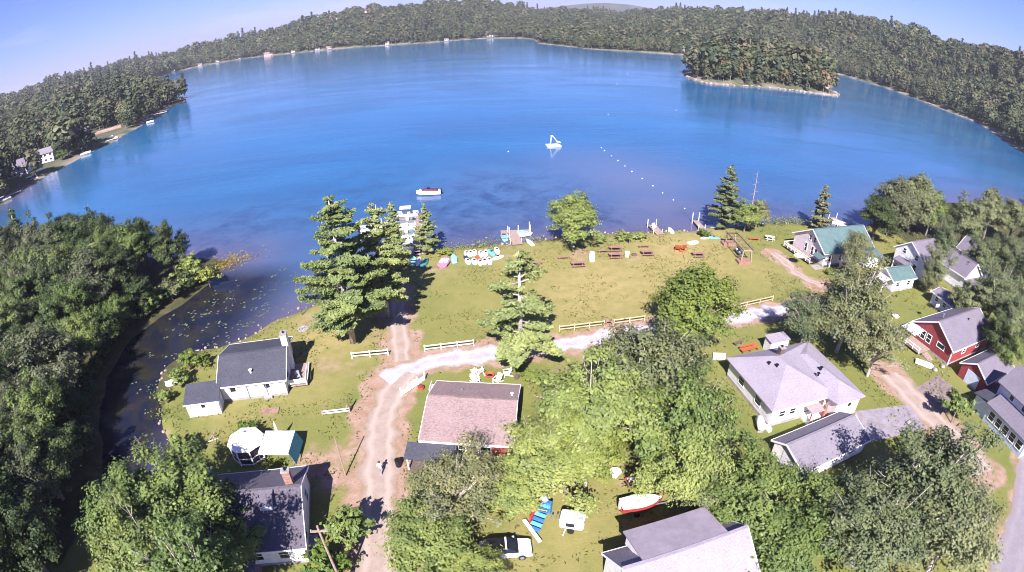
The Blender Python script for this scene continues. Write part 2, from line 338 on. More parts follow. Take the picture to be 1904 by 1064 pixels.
# ------------------------------------------------------------------ hills round the lake
SKY = [(-150, 238), (0, 190), (60, 172), (100, 158), (150, 142), (200, 128), (250, 115), (300, 107), (350, 96), (400, 84), (450, 72), (500, 60), (550, 50), (600, 38), (650, 26), (700, 20), (780, 14), (850, 8), (900, 6), (950, 11), (1000, 17), (1050, 22), (1150, 26), (1200, 22), (1250, 18), (1300, 22), (1400, 28), (1500, 31), (1560, 30),
       (1620, 37), (1680, 58), (1750, 78), (1830, 95), (1904, 106), (2000, 128), (2200, 190)]
RC = [(-150, 900), (0, 1300), (200, 1500), (400, 1500), (600, 1250), (900, 1350), (1150, 1600), (1300, 1250), (1500, 1050), (1650, 900), (1904, 700), (2200, 520)]
AZ, ZC, RR = [], [], []
for px, py in SKY:
    a, e = bearing(px, py); r = np.interp(px, [q[0] for q in RC], [q[1] for q in RC]); AZ.append(a); RR.append(r); ZC.append(CAM_H + r*math.tan(e) - 15)
def hill_z(P):
    az = np.arctan2(P[:, 0], P[:, 1]); r = np.hypot(P[:, 0], P[:, 1]); sdv = shore_dist(P)
    rc = np.interp(az, AZ, RR); zc = np.maximum(np.interp(az, AZ, ZC), 6)
    t = np.clip(sdv/(np.maximum(sdv, 0) + np.maximum(rc-r, 0) + 1e-6), 0, 1)
    h = zc*t*t*(3-2*t)*.55 + zc*t*.45
    over = np.clip((r-rc)/600, 0, 1); h = h*(1-.5*over*over)
    isl = np.clip(dist_poly(P, ISLAND)*inside(P, ISLAND)/25, 0, 1)*5
    h = np.maximum(h*np.where(inside(P, ISLAND), 0, 1), isl) + .35*np.clip(sdv, 0, 6)/2 + wob(P, .025, 21)*np.clip(sdv/40, 0, 1)*2.2
    return np.where(sdv > 0, h + WZ + .1, WZ - np.clip(-sdv*.1, .2, 3)), sdv, az, r, rc
fx = np.unique(np.concatenate([np.arange(-2400, -400, 25), np.arange(-400, NX0, 10), [NX0], np.arange(NX0+10, NX1, 10), [NX1], np.arange(NX1+10, 900, 10), np.arange(900, 2400, 25)]))
fy = np.unique(np.concatenate([[-200, -100, NY0], np.arange(NY0+10, NY1, 10), [NY1], np.arange(NY1+10, 1300, 10), np.arange(1300, 2600, 25)]))
X, Y = np.meshgrid(fx, fy); P = np.stack([X.ravel(), Y.ravel()], 1)
hz, sdf, haz, hr, hrc = hill_z(P)
nx = len(fx); I = (np.arange(len(fy)-1)[:, None]*nx + np.arange(nx-1)[None]).ravel()
cx = (P[I, 0]+P[I+nx+1, 0])/2; cy = (P[I, 1]+P[I+nx+1, 1])/2
keep = ~((cx > NX0) & (cx < NX1) & (cy > NY0) & (cy < NY1)) & ((np.minimum.reduce([-sdf[I], -sdf[I+1], -sdf[I+nx], -sdf[I+nx+1]]) < 15))
I = I[keep]; F = np.stack([I, I+1, I+nx+1, I+nx], 1)
m, nt, N, L, b = new_mat('forest_floor')
me = np_mesh('hills', np.stack([P[:, 0], P[:, 1], hz], 1), F, m, True); vattr(me, 'rim', np.clip(1-(sdf-1)/7, 0, 1))
n1 = ramp(nt, noise(nt, .05, 4, .6), .35, .65)
a = N.new('ShaderNodeAttribute'); a.attribute_name = 'rim'
n2 = ramp(nt, noise(nt, .06, 3, .6), .42, .58)
L.new(mix(nt, mix(nt, (.045, .06, .025), (.075, .075, .038), n1), (.25, .20, .165), math_n(nt, 'MULTIPLY', a.outputs['Fac'], n2)), b.inputs['Base Color']); b.inputs['Roughness'].default_value = 1
structure(link('hills', me))
# distant ridge seen through the gap behind the far shore
a0, e0 = bearing(1060, 24); a1, e1 = bearing(1260, 24)
V = []; n = 60
for j, (rr, base) in enumerate(((3600, 0), (4200, 1), (5200, .3))):
    for i in range(n+1):
        az = -1.0 + 2.2*i/n
        pk = 110*math.exp(-((az-(a0*.5+a1*.5))/.14)**2) + 14*math.sin(az*17) + 35
        V.append((rr*math.sin(az), rr*math.cos(az), (pk if j == 1 else pk*.4 if j == 2 else 10)))
F = [(j*(n+1)+i, j*(n+1)+i+1, (j+1)*(n+1)+i+1, (j+1)*(n+1)+i) for j in range(2) for i in range(n)]
m = plain('far_ridge_woods', (.06, .075, .04), .3, .01, 1)
structure(link('far_ridge', np_mesh('far_ridge', V, F, m, True)))
# plain that carries the land on to the horizon
V = [(-9000, -3000, -4), (9000, -3000, -4), (9000, 9000, -4), (-9000, 9000, -4)]
structure(link('lowland', np_mesh('lowland', V, [(0, 1, 2, 3)], plain('lowland_woods', (.05, .065, .03), .3, .01, 1))))

# ------------------------------------------------------------------ water
wx = np.unique(np.concatenate([np.arange(-1500, -180, 15), np.arange(-180, 220, 2.0), np.arange(220, 1300, 15)]))
wy = np.unique(np.concatenate([np.arange(0, 260, 2.0), np.arange(260, 1500, 15)]))
X, Y = np.meshgrid(wx, wy); P = np.stack([X.ravel(), Y.ravel()], 1)
sdw = shore_dist(P); nx = len(wx)
I = (np.arange(len(wy)-1)[:, None]*nx + np.arange(nx-1)[None]).ravel(); I = I[np.minimum.reduce([sdw[I], sdw[I+1], sdw[I+nx], sdw[I+nx+1]]) < 3]
F = np.stack([I, I+1, I+nx+1, I+nx], 1)
bar = np.zeros(len(P))          # pale sand bar off the beach
for px, py, r, k in [(1180, 330, 22, 1), (1230, 380, 14, 1), (1130, 310, 25, .8), (1060, 320, 25, .5), (930, 330, 22, .4), (450, 470, 7, .8), (1000, 345, 20, .4)]:
    c = np.array(at(px, py)[:2]); bar = np.maximum(bar, k*np.exp(-((P-c)**2).sum(1)/r**2))
weed = np.zeros(len(P))
for px, py, r, k in [(930, 360, 22, 1), (840, 400, 16, 1), (680, 360, 18, .7), (440, 420, 18, .9), (400, 430, 12, .9), (1130, 400, 9, 1), (1000, 395, 14, .9), (560, 400, 14, .6), (880, 345, 16, .7), (1440, 390, 14, .8), (1560, 400, 12, .9), (1330, 400, 8, .9), (700, 330, 20, .5), (300, 620, 14, .5)]:
    c = np.array(at(px, py)[:2]); weed = np.maximum(weed, k*np.exp(-((P-c)**2).sum(1)/r**2))
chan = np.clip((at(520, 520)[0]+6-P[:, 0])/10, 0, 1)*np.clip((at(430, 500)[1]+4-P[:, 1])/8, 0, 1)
m, nt, N, L, b = new_mat('lake_water')
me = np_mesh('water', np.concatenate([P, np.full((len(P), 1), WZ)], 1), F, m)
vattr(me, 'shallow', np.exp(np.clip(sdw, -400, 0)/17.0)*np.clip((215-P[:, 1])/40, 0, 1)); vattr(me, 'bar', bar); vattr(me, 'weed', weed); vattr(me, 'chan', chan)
tc = N.new('ShaderNodeTexCoord').outputs['Object']
c = (.014, .080, .190)
w1 = ramp(nt, noise(nt, .012, 4, .6, tc, .3, (1, 2.2, 1)), .35, .7)
c = mix(nt, c, (.016, .110, .245), w1)
c = mix(nt, c, (.092, .118, .200), math_n(nt, 'MULTIPLY', attr('bar'), .85))
c = mix(nt, c, (.088, .078, .125), attr('shallow'))
wp = ramp(nt, noise(nt, .13, 7, .74, tc, .5), .42, .66)
c = mix(nt, c, (.016, .030, .085), math_n(nt, 'MULTIPLY', math_n(nt, 'MULTIPLY', attr('weed'), wp), .85))
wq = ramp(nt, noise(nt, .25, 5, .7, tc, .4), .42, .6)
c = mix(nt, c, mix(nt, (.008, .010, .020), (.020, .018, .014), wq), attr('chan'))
L.new(c, b.inputs['Base Color']); b.inputs['Roughness'].default_value = .1; b.inputs['IOR'].default_value = 1.33
hgt = noise(nt, .9, 4, .6, tc, .3, (1, 1.6, 1)); calm = ramp(nt, noise(nt, .011, 4, .6, tc, .8, (1, 3.2, 1)), .40, .62)
hgt = math_n(nt, 'ADD', hgt, math_n(nt, 'MULTIPLY', noise(nt, .22, 3, .6, tc, .5, (1, 2.0, 1)), 1.6))
bump(nt, b, math_n(nt, 'MULTIPLY', hgt, math_n(nt, 'ADD', math_n(nt, 'MULTIPLY', calm, .75), .25)), .42, .14)
structure(link('water', me))

# ------------------------------------------------------------------ roads and paved patches
def strip(name, line, w, mat, z=.012, seed=1, wob_=.35):
    pts = []
    for i in range(len(line)-1):
        n = max(2, int(np.hypot(*(line[i+1]-line[i]))/.6))
        for k in range(n): pts.append(line[i]+(line[i+1]-line[i])*k/n)
    pts.append(line[-1]); pts = np.array(pts)
    for _ in range(12): pts[1:-1] = (pts[:-2]+2*pts[1:-1]+pts[2:])/4
    d = np.gradient(pts, axis=0); d /= np.hypot(*d.T)[:, None]; nrm = np.stack([d[:, 1], -d[:, 0]], 1)
    e1 = wob(pts, 1.7, seed)*wob_; e2 = wob(pts, 1.7, seed+50)*wob_; n = len(pts)
    V = []
    for k, u in enumerate((-1, -.5, 0, .5, 1)):
        off = u*w/2 + (e1 if u < 0 else e2)*abs(u); q = pts+nrm*off[:, None] if hasattr(off, '__len__') else pts+nrm*off
        V.append(np.concatenate([q, np.full((n, 1), z + .03*(1-u*u))], 1))
    V = np.concatenate(V); F = [(k*n+i, (k+1)*n+i, (k+1)*n+i+1, k*n+i+1) for k in range(4) for i in range(n-1)]
    me = np_mesh(name, V, F, mat, True); cross = np.concatenate([np.full(n, abs(u)) for u in (-1, -.5, 0, .5, 1)]); vattr(me, 'cross', cross)
    return structure(link(name, me))
def road_mat(name, a_, b_, edge, rut):
    m, nt, N, L, b = new_mat(name)
    tc = N.new('ShaderNodeTexCoord').outputs['Object']
    at_ = N.new('ShaderNodeAttribute'); at_.attribute_name = 'cross'; cr = at_.outputs['Fac']
    n1 = ramp(nt, noise(nt, .7, 5, .65, tc), .35, .66); n2 = ramp(nt, noise(nt, 4, 4, .7, tc), .3, .7)
    c = mix(nt, a_, b_, n1); c = mix(nt, c, tuple(x*.72 for x in a_), math_n(nt, 'MULTIPLY', n2, .35))
    t = math_n(nt, 'ABSOLUTE', math_n(nt, 'SUBTRACT', cr, .5), 0)
    c = mix(nt, c, tuple(min(1, x*1.25) for x in b_), math_n(nt, 'MULTIPLY', ramp(nt, t, .25, 0), rut))
    e = ramp(nt, math_n(nt, 'ADD', cr, math_n(nt, 'MULTIPLY', math_n(nt, 'SUBTRACT', n1, .5), .5)), .72, 1.0)
    c = mix(nt, c, edge, e)
    L.new(c, b.inputs['Base Color']); b.inputs['Roughness'].default_value = .95; b.inputs['Specular IOR Level'].default_value = .1
    bump(nt, b, noise(nt, 6, 5, .75, tc), .5, .06); return m
M_DIRT = road_mat('packed_dirt', (.275, .208, .172), (.335, .268, .232), (.23, .17, .11), .55)
M_GRAV = road_mat('crushed_stone', (.30, .27, .295), (.46, .42, .455), (.25, .20, .15), .35)
M_PAVE = road_mat('old_asphalt', (.20, .175, .20), (.25, .22, .245), (.22, .17, .15), .2)
strip('dirt_road', DIRT, 3.9, M_DIRT, .012, 4); strip('dirt_lane', LANE, 3.0, M_DIRT, .010, 9); strip('gravel_road', GRAVEL, 3.6, M_GRAV, .016, 14, .6)
strip('dirt_driveway', DRIVE, 5.0, M_DIRT, .012, 19, .5); strip('worn_path', TRACK, 2.2, M_DIRT, .012, 24, .5); strip('side_road', SIDE, 5.0, M_PAVE, .012, 27, .5)
def patch(name, pts, mat, z=.02, label=None):
    mb = MB(); mb.slab([at(x, y, z) for x, y in pts][::-1] if False else [at(x, y, z) for x, y in pts], .015); o = mb.build(name, mat)
    return structure(o)
patch('paved_apron', [(1618, 822), (1722, 797), (1690, 752), (1588, 765)], plain('apron_concrete', (.235, .205, .23), .18, .9))
patch('garage_driveway', [(1762, 768), (1795, 738), (1745, 697), (1702, 722)], plain('brown_paving', (.20, .155, .15), .25, .9), .024)

# ------------------------------------------------------------------ trees: trunk and limbs, crown of leaf sprays
def sprays(C, Nrm, size, rng, aspect=.62):
    n = len(C); Nrm = Nrm/np.maximum(np.linalg.norm(Nrm, axis=1, keepdims=True), 1e-6)
    a = rng.normal(size=(n, 3)); t = np.cross(Nrm, a); t /= np.maximum(np.linalg.norm(t, axis=1, keepdims=True), 1e-6); u = np.cross(Nrm, t)
    s = size*np.clip(rng.lognormal(0, .32, (n, 1)), .5, 1.9)
    V = np.stack([C-t*s*.5, C-u*s*.5*aspect-Nrm*s*.08, C+t*s*.5, C+u*s*.5*aspect-Nrm*s*.08], 1).reshape(-1, 3)
    return V
def crown_mesh(name, V, mat, rng, lobe=None):
    n = len(V)//4; me = np_mesh(name, V, np.arange(4*n).reshape(n, 4), mat)
    t = rng.beta(2, 2, n)
    if lobe is not None: t = np.clip(.55*t + .45*lobe, 0, 1)
    a = me.attributes.new('tint', 'FLOAT', 'FACE'); a.data.foreach_set('value', t[:len(me.polygons)].astype(np.float32)); return me
def wood_mesh(name, tubes, mat):
    mb = MB()
    for pts, rad in tubes: mb.tube(pts, rad, 6)
    me = bpy.data.meshes.new(name); me.from_pydata(mb.v, [], mb.f); me.materials.append(mat); me.shade_smooth(); return me
def broadleaf(seed, h=11., w=9., base=.22, lobes=120, cards=9000, size=.42, open_=0.0, limb_show=0.0, rag=.3):
    """trunk, limbs that fork out to ragged sprays of leaves; the outline bulges and gaps unevenly"""
    rng = np.random.default_rng(seed); tubes = []; V = []; lob = []
    tr_top = Vector((rng.normal(0, .35), rng.normal(0, .35), h*.58))
    tubes.append(([(0, 0, -.3), (0, 0, .3), (tr_top.x*.5, tr_top.y*.5, h*.32), tr_top], [h*.034, h*.025, h*.019, h*.008]))
    kk = rng.normal(size=(6, 3))*2.1; ph = rng.uniform(0, 6.28, 6)
    nl = max(5, lobes//9); limbs = []                     # main limbs
    for i in range(nl):
        a = 6.283*i/nl*1.618 + rng.normal(0, .25); e = rng.uniform(-.15, 1.35)
        limbs.append(np.array([math.cos(a)*math.cos(e), math.sin(a)*math.cos(e), math.sin(e)]))
    cen = []
    for k in range(lobes):
        L0 = limbs[rng.integers(nl)]; d = L0 + rng.normal(size=3)*.36; d /= np.linalg.norm(d)
        if d[2] < -.3: d[2] *= -.5
        edge = 1 + rag*np.sin(kk @ d*1.6 + ph).sum()/3.0
        rr = rng.uniform(.30, 1.0)**.6*edge*(1.0 if rng.random() < .9 else rng.uniform(1.08, 1.22))
        c0 = (base+(1-base)*.42)*h; vz = (1-base)*h*(.58 if d[2] > 0 else .42)
        p = np.array([d[0]*rr*w/2, d[1]*rr*w/2, c0 + d[2]*rr*vz])
        p[2] = max(p[2], base*h*.8)
        cen.append((p, rng.uniform(.65, 1.35)*w*.085*(1.1 if rr < .8 else .85), d))
    tot = sum(c[1]**2 for c in cen)
    for p, r, d0 in cen:
        n = int(cards*r*r/tot*(1 if rng.random() > open_ else .3)); n = max(n, 4)
        d = rng.normal(size=(n, 3)); d /= np.linalg.norm(d, axis=1, keepdims=True)
        off = d*r*(rng.uniform(.3, 1.0, (n, 1)) + rng.exponential(.22, (n, 1)))*np.array([1.1, 1.1, .62])
        off += d0*(off @ d0)[:, None]*.45                  # sprays reach outwards
        nr = d*.65 + d0*.55 + np.array([0, 0, .6]) + rng.normal(size=(n, 3))*.45
        V.append(sprays(p+off, nr, size, rng)); lob.append(np.full(n, rng.uniform(0, 1)))
        if rng.random() < (.5 if limb_show else .25):
            k = min(rng.uniform(.22, .58)*h, p[2]*.8); s = tr_top*(k/(h*.58)); pv = Vector(p)
            mid = s.lerp(pv, .5) + Vector((rng.normal(0, .25), rng.normal(0, .25), -.03*h+rng.normal(0, .2)))
            tubes.append(([s, mid, s.lerp(pv, 1.0)], [h*.0085, h*.0055, h*.002]))
            if limb_show:
                for _ in range(2):
                    e = pv + Vector(d0)*r*rng.uniform(.4, 1.3) + Vector(rng.normal(size=3))*r*.6
                    tubes.append(([mid.lerp(pv, .6), mid.lerp(e, .75), e], [h*.003, h*.002, h*.0008]))
    return tubes, np.concatenate(V), np.concatenate(lob), rng
def conifer(seed, h=14., w=6., base=.12, whorls=22, cards=6000, size=.5, prof=.9, sparse=0.0, droop=.15, irregular=.25, flat=.5):
    rng = np.random.default_rng(seed); tubes = [([(0, 0, -.3), (0, 0, h*.5), (rng.normal(0, .12), rng.normal(0, .12), h*.985)], [h*.021, h*.013, h*.003])]
    br = []
    for i in range(whorls):
        f = (i+rng.uniform(0, .8))/whorls; z = h*(base + (1-base)*f)
        L = w/2*((1-f)**prof)*(1 if f > .12 else .62+3*f) + .25
        for k in range(rng.integers(4, 7)):
            if rng.random() < sparse: continue
            a = rng.uniform(0, 6.283); l = L*rng.uniform(1-irregular*1.6, 1+irregular*.5)
            br.append((z, a, max(.3, l), f))
    tot = sum(b[2]**1.25 for b in br); V = []; lob = []
    for z, a, l, f in br:
        n = max(5, int(cards*l**1.25/tot)); e = np.array([math.cos(a)*l, math.sin(a)*l, -droop*l*(1-1.6*f)])
        t = rng.uniform(.12, 1.0, n)**.75; side = np.array([-math.sin(a), math.cos(a), 0])
        wd = l*.33*(1.12-t)*np.where(t < .3, t/.3, 1) + .08
        q = np.array([0, 0, z]) + e*t[:, None] + side*(rng.uniform(-1, 1, n)*wd)[:, None] + np.array([0, 0, 1])*(rng.normal(0, .06+.012*l, n) + .14*l*t*t)[:, None]
        nr = np.array([math.cos(a)*.35, math.sin(a)*.35, 1.0]) + rng.normal(size=(n, 3))*flat
        V.append(sprays(q, nr, size, rng, .38)); lob.append(np.full(n, rng.uniform(0, 1)))
        if l > .8: tubes.append(([(0, 0, z), tuple(np.array([0, 0, z])+e*.55), tuple(np.array([0, 0, z+.08*l])+e*.95)], [h*.0042, h*.0028, h*.001]))
    return tubes, np.concatenate(V), np.concatenate(lob), rng
PROTO = {}
def proto(key, gen, leafmat, bark, h, w):
    tubes, V, lob, rng = gen
    PROTO[key] = (wood_mesh('trunk', tubes, bark), crown_mesh('crown', V, LF[leafmat], rng, lob), h, w)
for i in range(3): proto(f'ash{i}', broadleaf(20+i, 11, 10, .18, 110, 24000, .29, open_=.2, limb_show=1, rag=.36), 'ash', BARKL, 11, 10)
for i in range(3): proto(f'maple{i}', broadleaf(40+i, 11, 9, .12, 100, 23000, .285, open_=.1, rag=.27), 'maple', BARK, 11, 9)
for i in range(3): proto(f'oak{i}', broadleaf(60+i, 12, 11, .15, 115, 24000, .285, open_=.25, limb_show=1, rag=.38), 'oak', BARKL, 12, 11)
for i in range(3): proto(f'dark{i}', broadleaf(80+i, 12, 9, .1, 100, 22000, .30, open_=.1, rag=.3), 'dark', BARKD, 12, 9)
proto('round0', broadleaf(200, 11, 9, .06, 190, 24000, .30, rag=.08), 'maple', BARK, 11, 9)
for i in range(2): proto(f'pine{i}', conifer(100+i, 20, 11, .17, 27, 30000, .44, .55, .05, .0, .42, .50), 'pine', BARKL, 20, 11)
for i in range(2): proto(f'sparse{i}', conifer(120+i, 15, 9.5, .10, 18, 10500, .38, .60, .22, .12, .42, .45), 'pine', BARKL, 15, 9.5)
for i in range(2): proto(f'spruce{i}', conifer(140+i, 14, 7, .08, 26, 16000, .34, .75, .04, .08, .34, .5), 'spruce', BARKL, 14, 7)
for i in range(3): proto(f'shrub{i}', broadleaf(160+i, 3, 3.6, .02, 40, 1500, .34), 'shrub', BARK, 3, 3.6)
COUNT = [0]
def tree(key, loc, h, w, name, label, cat='tree', group=None, rot=None, mat=None, lean=(0, 0), bark=None):
    wm, cm, h0, w0 = PROTO[key]
    t = thing(name, label, cat, loc, rnd.uniform(0, 6.28) if rot is None else rot, group)
    t.rotation_euler.x, t.rotation_euler.y = lean
    t.scale = (w/w0, w/w0, h/h0); COUNT[0] += 1
    a = link('trunk', wm, t); c = link('crown', cm, t)
    if mat: c.material_slots[0].link = 'OBJECT'; c.material_slots[0].material = LF[mat]
    if bark: a.material_slots[0].link = 'OBJECT'; a.material_slots[0].material = bark
    return t
def top_at(px, py, h): p = at(px, py, h); return (p.x, p.y, 0)
def tt(key, px, py, h, w, name, label, **k): return tree(key, top_at(px, py, h*.98), h, w, name, label, **k)
def bt(key, px, py, h, w, name, label, **k): p = at(px, py); return tree(key, (p.x, p.y, 0), h, w, name, label, **k)

# trees standing singly round the lawns
bt('pine0', 657, 637, 21.5, 13.2, 'pine_tree', 'tallest white pine with a forked pale trunk left of the dirt lane', rot=1.0)
bt('pine1', 722, 590, 18, 9.5, 'pine_tree', 'dark pine close behind the tallest white pine, shading the lane', rot=2.2)
bt('spruce0', 795, 470, 9.6, 5.6, 'spruce_tree', 'short bright spruce at the shore beside the white pontoon boats', mat='pine')
bt('spruce1', 740, 500, 12.5, 6.0, 'spruce_tree', 'narrow spruce between the tall pine and the moored pontoon boats', mat='pine')
bt('round0', 1063, 462, 10.6, 9.2, 'maple_tree', 'round dense maple alone at the shore beside the wooden dock', mat='ash')
bt('sparse0', 968, 668, 15.6, 14.0, 'spruce_tree', 'thin open spruce with a pale visible trunk beside the gravel road', rot=.4)
bt('round0', 1286, 640, 11.2, 11.2, 'ash_tree', 'bright green round tree behind the rail fence in the middle of the lawn', rot=.9, mat='lime')
bt('spruce1', 1346, 425, 14.0, 9.0, 'spruce_tree', 'tall spruce with a white trunk at the shore right of the small dock')
bt('maple1', 1383, 432, 6.8, 6.4, 'maple_tree', 'low yellow green tree at the foot of the tall shore spruce', mat='ash')
bt('maple2', 1405, 424, 6.2, 5.4, 'maple_tree', 'pale olive tree beside the bare snag on the shore', mat='olive')
bt('spruce0', 1521, 426, 10.6, 6.8, 'spruce_tree', 'rounded light green tree at the shore behind the green roofed house', mat='olive')
bt('oak0', 1578, 518, 9.6, 6.4, 'oak_tree', 'thin pale trunked tree in front of the green roofed house', mat='olive', rot=2.)
bt('oak1', 1555, 655, 12.2, 12.5, 'oak_tree', 'broad light green tree between the gravel road and the white hip roofed house', mat='olive', rot=1.3)
bt('oak2', 1488, 645, 8.0, 7.5, 'oak_tree', 'dark grey green tree just behind the white hip roofed house', rot=3.1)
bt('oak0', 1612, 700, 9.5, 8.6, 'oak_tree', 'olive tree right of the white hip roofed house beside the dirt driveway', mat='olive', rot=.3)
# the big leafy clump in the middle foreground
tt('ash1', 1215, 612, 12.5, 12.0, 'ash_tree', 'grey green tree with bare twigs at the top of the middle foreground clump', mat='olive', rot=.5)
tt('ash2', 1110, 690, 11.5, 11.0, 'ash_tree', 'bright yellow green tree right of the tan roofed cottage', mat='ash', rot=2.5)
tt('ash0', 1280, 705, 11.5, 9.6, 'ash_tree', 'green tree left of the white hip roofed house wall', mat='maple', rot=4.1)
tt('ash1', 1035, 790, 8.5, 9.5, 'ash_tree', 'yellow green tree overhanging the right corner of the tan roof', mat='ash', rot=1.1)
tt('ash2', 1100, 795, 8.2, 6.6, 'ash_tree', 'lime green tree beside the white camper and the lawn clearing', mat='lime', rot=.2)
tt('ash0', 1292, 812, 9.4, 7.6, 'ash_tree', 'bright green tree behind the bottom house with the dormer roof', mat='ash', rot=3.6)
tt('maple0', 1325, 868, 7.0, 5.6, 'maple_tree', 'olive green tree at the corner between the dormer roof and the long garage', mat='olive')
tt('maple2', 965, 872, 5.6, 6.0, 'maple_tree', 'green tree directly in front of the red cottage door', mat='ash')
tt('oak2', 842, 876, 6.8, 8.0, 'oak_tree', 'olive grey tree with bare twigs in front of the dark porch', mat='olive', rot=.8)
tt('maple1', 785, 960, 6.4, 7.8, 'maple_tree', 'dark bushy tree beside the parked white car', mat='maple')
tt('maple2', 880, 1052, 3.6, 6.0, 'maple_tree', 'light green bush in front of the parked white car', mat='ash')
tt('shrub0', 640, 960, 4.2, 4.6, 'shrub', 'tall shrub around the foot of the near utility pole', cat='shrub', mat='ash')
tt('shrub1', 600, 1030, 3.4, 4.0, 'shrub', 'leafy shrub below the corner of the dark roofed house', cat='shrub')
tt('maple0', 1440, 876, 8.6, 9.0, 'maple_tree', 'dark leafy tree in front of the long garage', mat='maple', rot=1.9)
tt('dark0', 1560, 905, 8.6, 8.0, 'maple_tree', 'deep green tree below the middle of the long garage', mat='maple')
tt('oak1', 1755, 835, 11.5, 13.0, 'oak_tree', 'largest grey green tree at the bottom right with pale branches', rot=.7)
tt('oak2', 1660, 930, 9.5, 10.0, 'oak_tree', 'grey green tree between the bottom right oak and the garage tree', rot=2.9)
tt('oak0', 1815, 935, 10.0, 11, 'oak_tree', 'dark grey tree beside the side road at the bottom right corner', rot=5.)
tt('maple1', 1500, 985, 7.0, 8.0, 'maple_tree', 'green tree right of the dormer roofed house at the bottom edge', mat='maple')
tt('shrub2', 1793, 735, 4.6, 5.0, 'shrub', 'round bush between the brown driveway and the pale blue house', cat='shrub', mat='maple')
# left bottom
tt('maple0', 285, 868, 10.5, 10.2, 'maple_tree', 'large bright green tree at the bottom left beside the dark roofed house', mat='maple', rot=.3)
tt('maple1', 395, 905, 6.5, 5.4, 'maple_tree', 'dark tree shading the left end of the dark roof', mat='dark')
tt('maple2', 205, 905, 9.5, 9.0, 'maple_tree', 'mid green tree left of the largest bottom left tree', mat='maple')
tt('ash1', 440, 985, 4.8, 4.4, 'ash_tree', 'yellow green tree below the front eave of the dark roof', mat='ash')
tt('maple1', 360, 1020, 7.5, 7.5, 'maple_tree', 'green tree at the bottom edge left of the dark roofed house', mat='maple')
for px, py, h, w, k, lab in [(345, 655, 2.9, 3.6, 'shrub0', 'round green shrub on the channel bank behind the grey cottage'), (374, 662, 1.9, 2.2, 'shrub1', 'small shrub nearest the grey cottage on the channel bank'),
        (325, 690, 2.6, 3.4, 'shrub2', 'green shrub beside the white upturned boat on the channel bank'), (303, 728, 1.9, 2.4, 'shrub0', 'low shrub at the water edge left of the grey shed'),
        (334, 812, 2.8, 3.4, 'shrub1', 'shrub on the channel bank below the grey shed'), (456, 786, 2.0, 2.6, 'shrub2', 'small shrub behind the white gazebo'),
        (988, 690, 2.2, 2.6, 'shrub0', 'lime green shrub at the back right corner of the tan roof'), (1157, 432, 1.8, 2.6, 'shrub1', 'left one of two round bushes on the beach edge'), (1190, 431, 1.7, 2.7, 'shrub2', 'right one of two round bushes on the beach edge'),
        (1118, 436, 1.9, 2.6, 'shrub0', 'bush right of the round shore maple'), (1310, 428, 1.4, 3.0, 'shrub1', 'low bush between the small dock and the tall shore spruce'), (1395, 812, 1.2, 1.6, 'shrub2', 'yellow flowering bush left of the long garage'),
        (1702, 808, 1.4, 2.8, 'shrub0', 'bush with yellow flowers below the paved apron'), (1545, 500, 1.3, 1.8, 'shrub1', 'bright bush by the front steps of the green roofed house'), (828, 462, 1.1, 3.2, 'shrub2', 'grassy bush on the shore above the pink boat'), (1682, 822, 1.3, 2.2, 'shrub1', 'green bush at the front corner of the paved apron')]:
    tt(k, px, py, h, w, 'shrub', lab, cat='shrub', mat='lime' if 'yellow' in lab or 'lime' in lab or 'grassy' in lab else 'ash' if rnd.random() < .5 else None)
mb = MB(); mb.tube([(0, 0, -.2), (0, 0, 6), (.2, 0, 13)], [.16, .11, .03], 6)
for z in np.arange(4, 12.5, .55):
    a = rnd.uniform(0, 6.28); l = 1.5*(13.5-z)/9+.3; mb.tube([(0, 0, z), (math.cos(a)*l, math.sin(a)*l, z-.1)], [.035, .012], 4)
p = at(1392, 425); o = mb.build('dead_tree', SNAG); o.location = p; tag(o, 'bare pinkish dead tree behind the shore spruce', 'tree')
# bare branch poking up at the channel
mb = MB()
for k in range(9):
    a = rnd.uniform(0, 6.28); mb.tube([(0, 0, 0), (math.cos(a)*.7, math.sin(a)*.7, 2.6), (math.cos(a)*1.5, math.sin(a)*1.5, 4.4)], [.06, .04, .01], 4)
o = mb.build('dead_bush', BARKL); o.location = at(292, 870); tag(o, 'grey leafless branches standing at the channel edge', 'bush')

bt('pine0', 344, 182, 24, 9, 'pine_tree', 'tallest lone pine at the tip of the left wooded point', mat='dark')
bt('pine1', 322, 180, 17, 8, 'pine_tree', 'shorter pine just left of the lone pine on the left point', mat='dark')
for px, py in ((12, 362), (118, 300), (140, 285), (170, 268), (62, 318)):
    p = at(px, py); tree('maple%d' % rnd.randrange(3), (p.x, p.y, .3), rnd.uniform(5.5, 8), rnd.uniform(6, 8), 'broadleaf_tree', 'shoreline tree between the houses of the left shore village', group='shoreline trees of the left village', mat='maple')
tree('oak1', (-24.0, 18.6, 0), 12.5, 9.5, 'oak_tree', 'tree at the bottom edge throwing dappled shade over the dark roof', mat='maple', rot=1.2)
tree('ash2', (-29.5, 20.5, 0), 11.0, 8.5, 'ash_tree', 'green tree at the bottom edge between the dark roof and the largest bottom left tree', mat='maple', rot=.4)
for px, py in ((395, 522), (370, 540), (340, 558), (312, 574), (286, 592), (256, 610), (232, 636), (214, 664), (198, 698), (187, 734), (180, 768), (178, 800), (180, 832)):
    p = at(px-8, py); tree('shrub%d' % rnd.randrange(3), (p.x-1.2, p.y, -.1), rnd.uniform(2.2, 3.6), rnd.uniform(3.2, 5), 'shrub', 'dark shrub leaning over the left bank of the channel', cat='shrub', group='shrubs of the left channel bank', mat='dark')
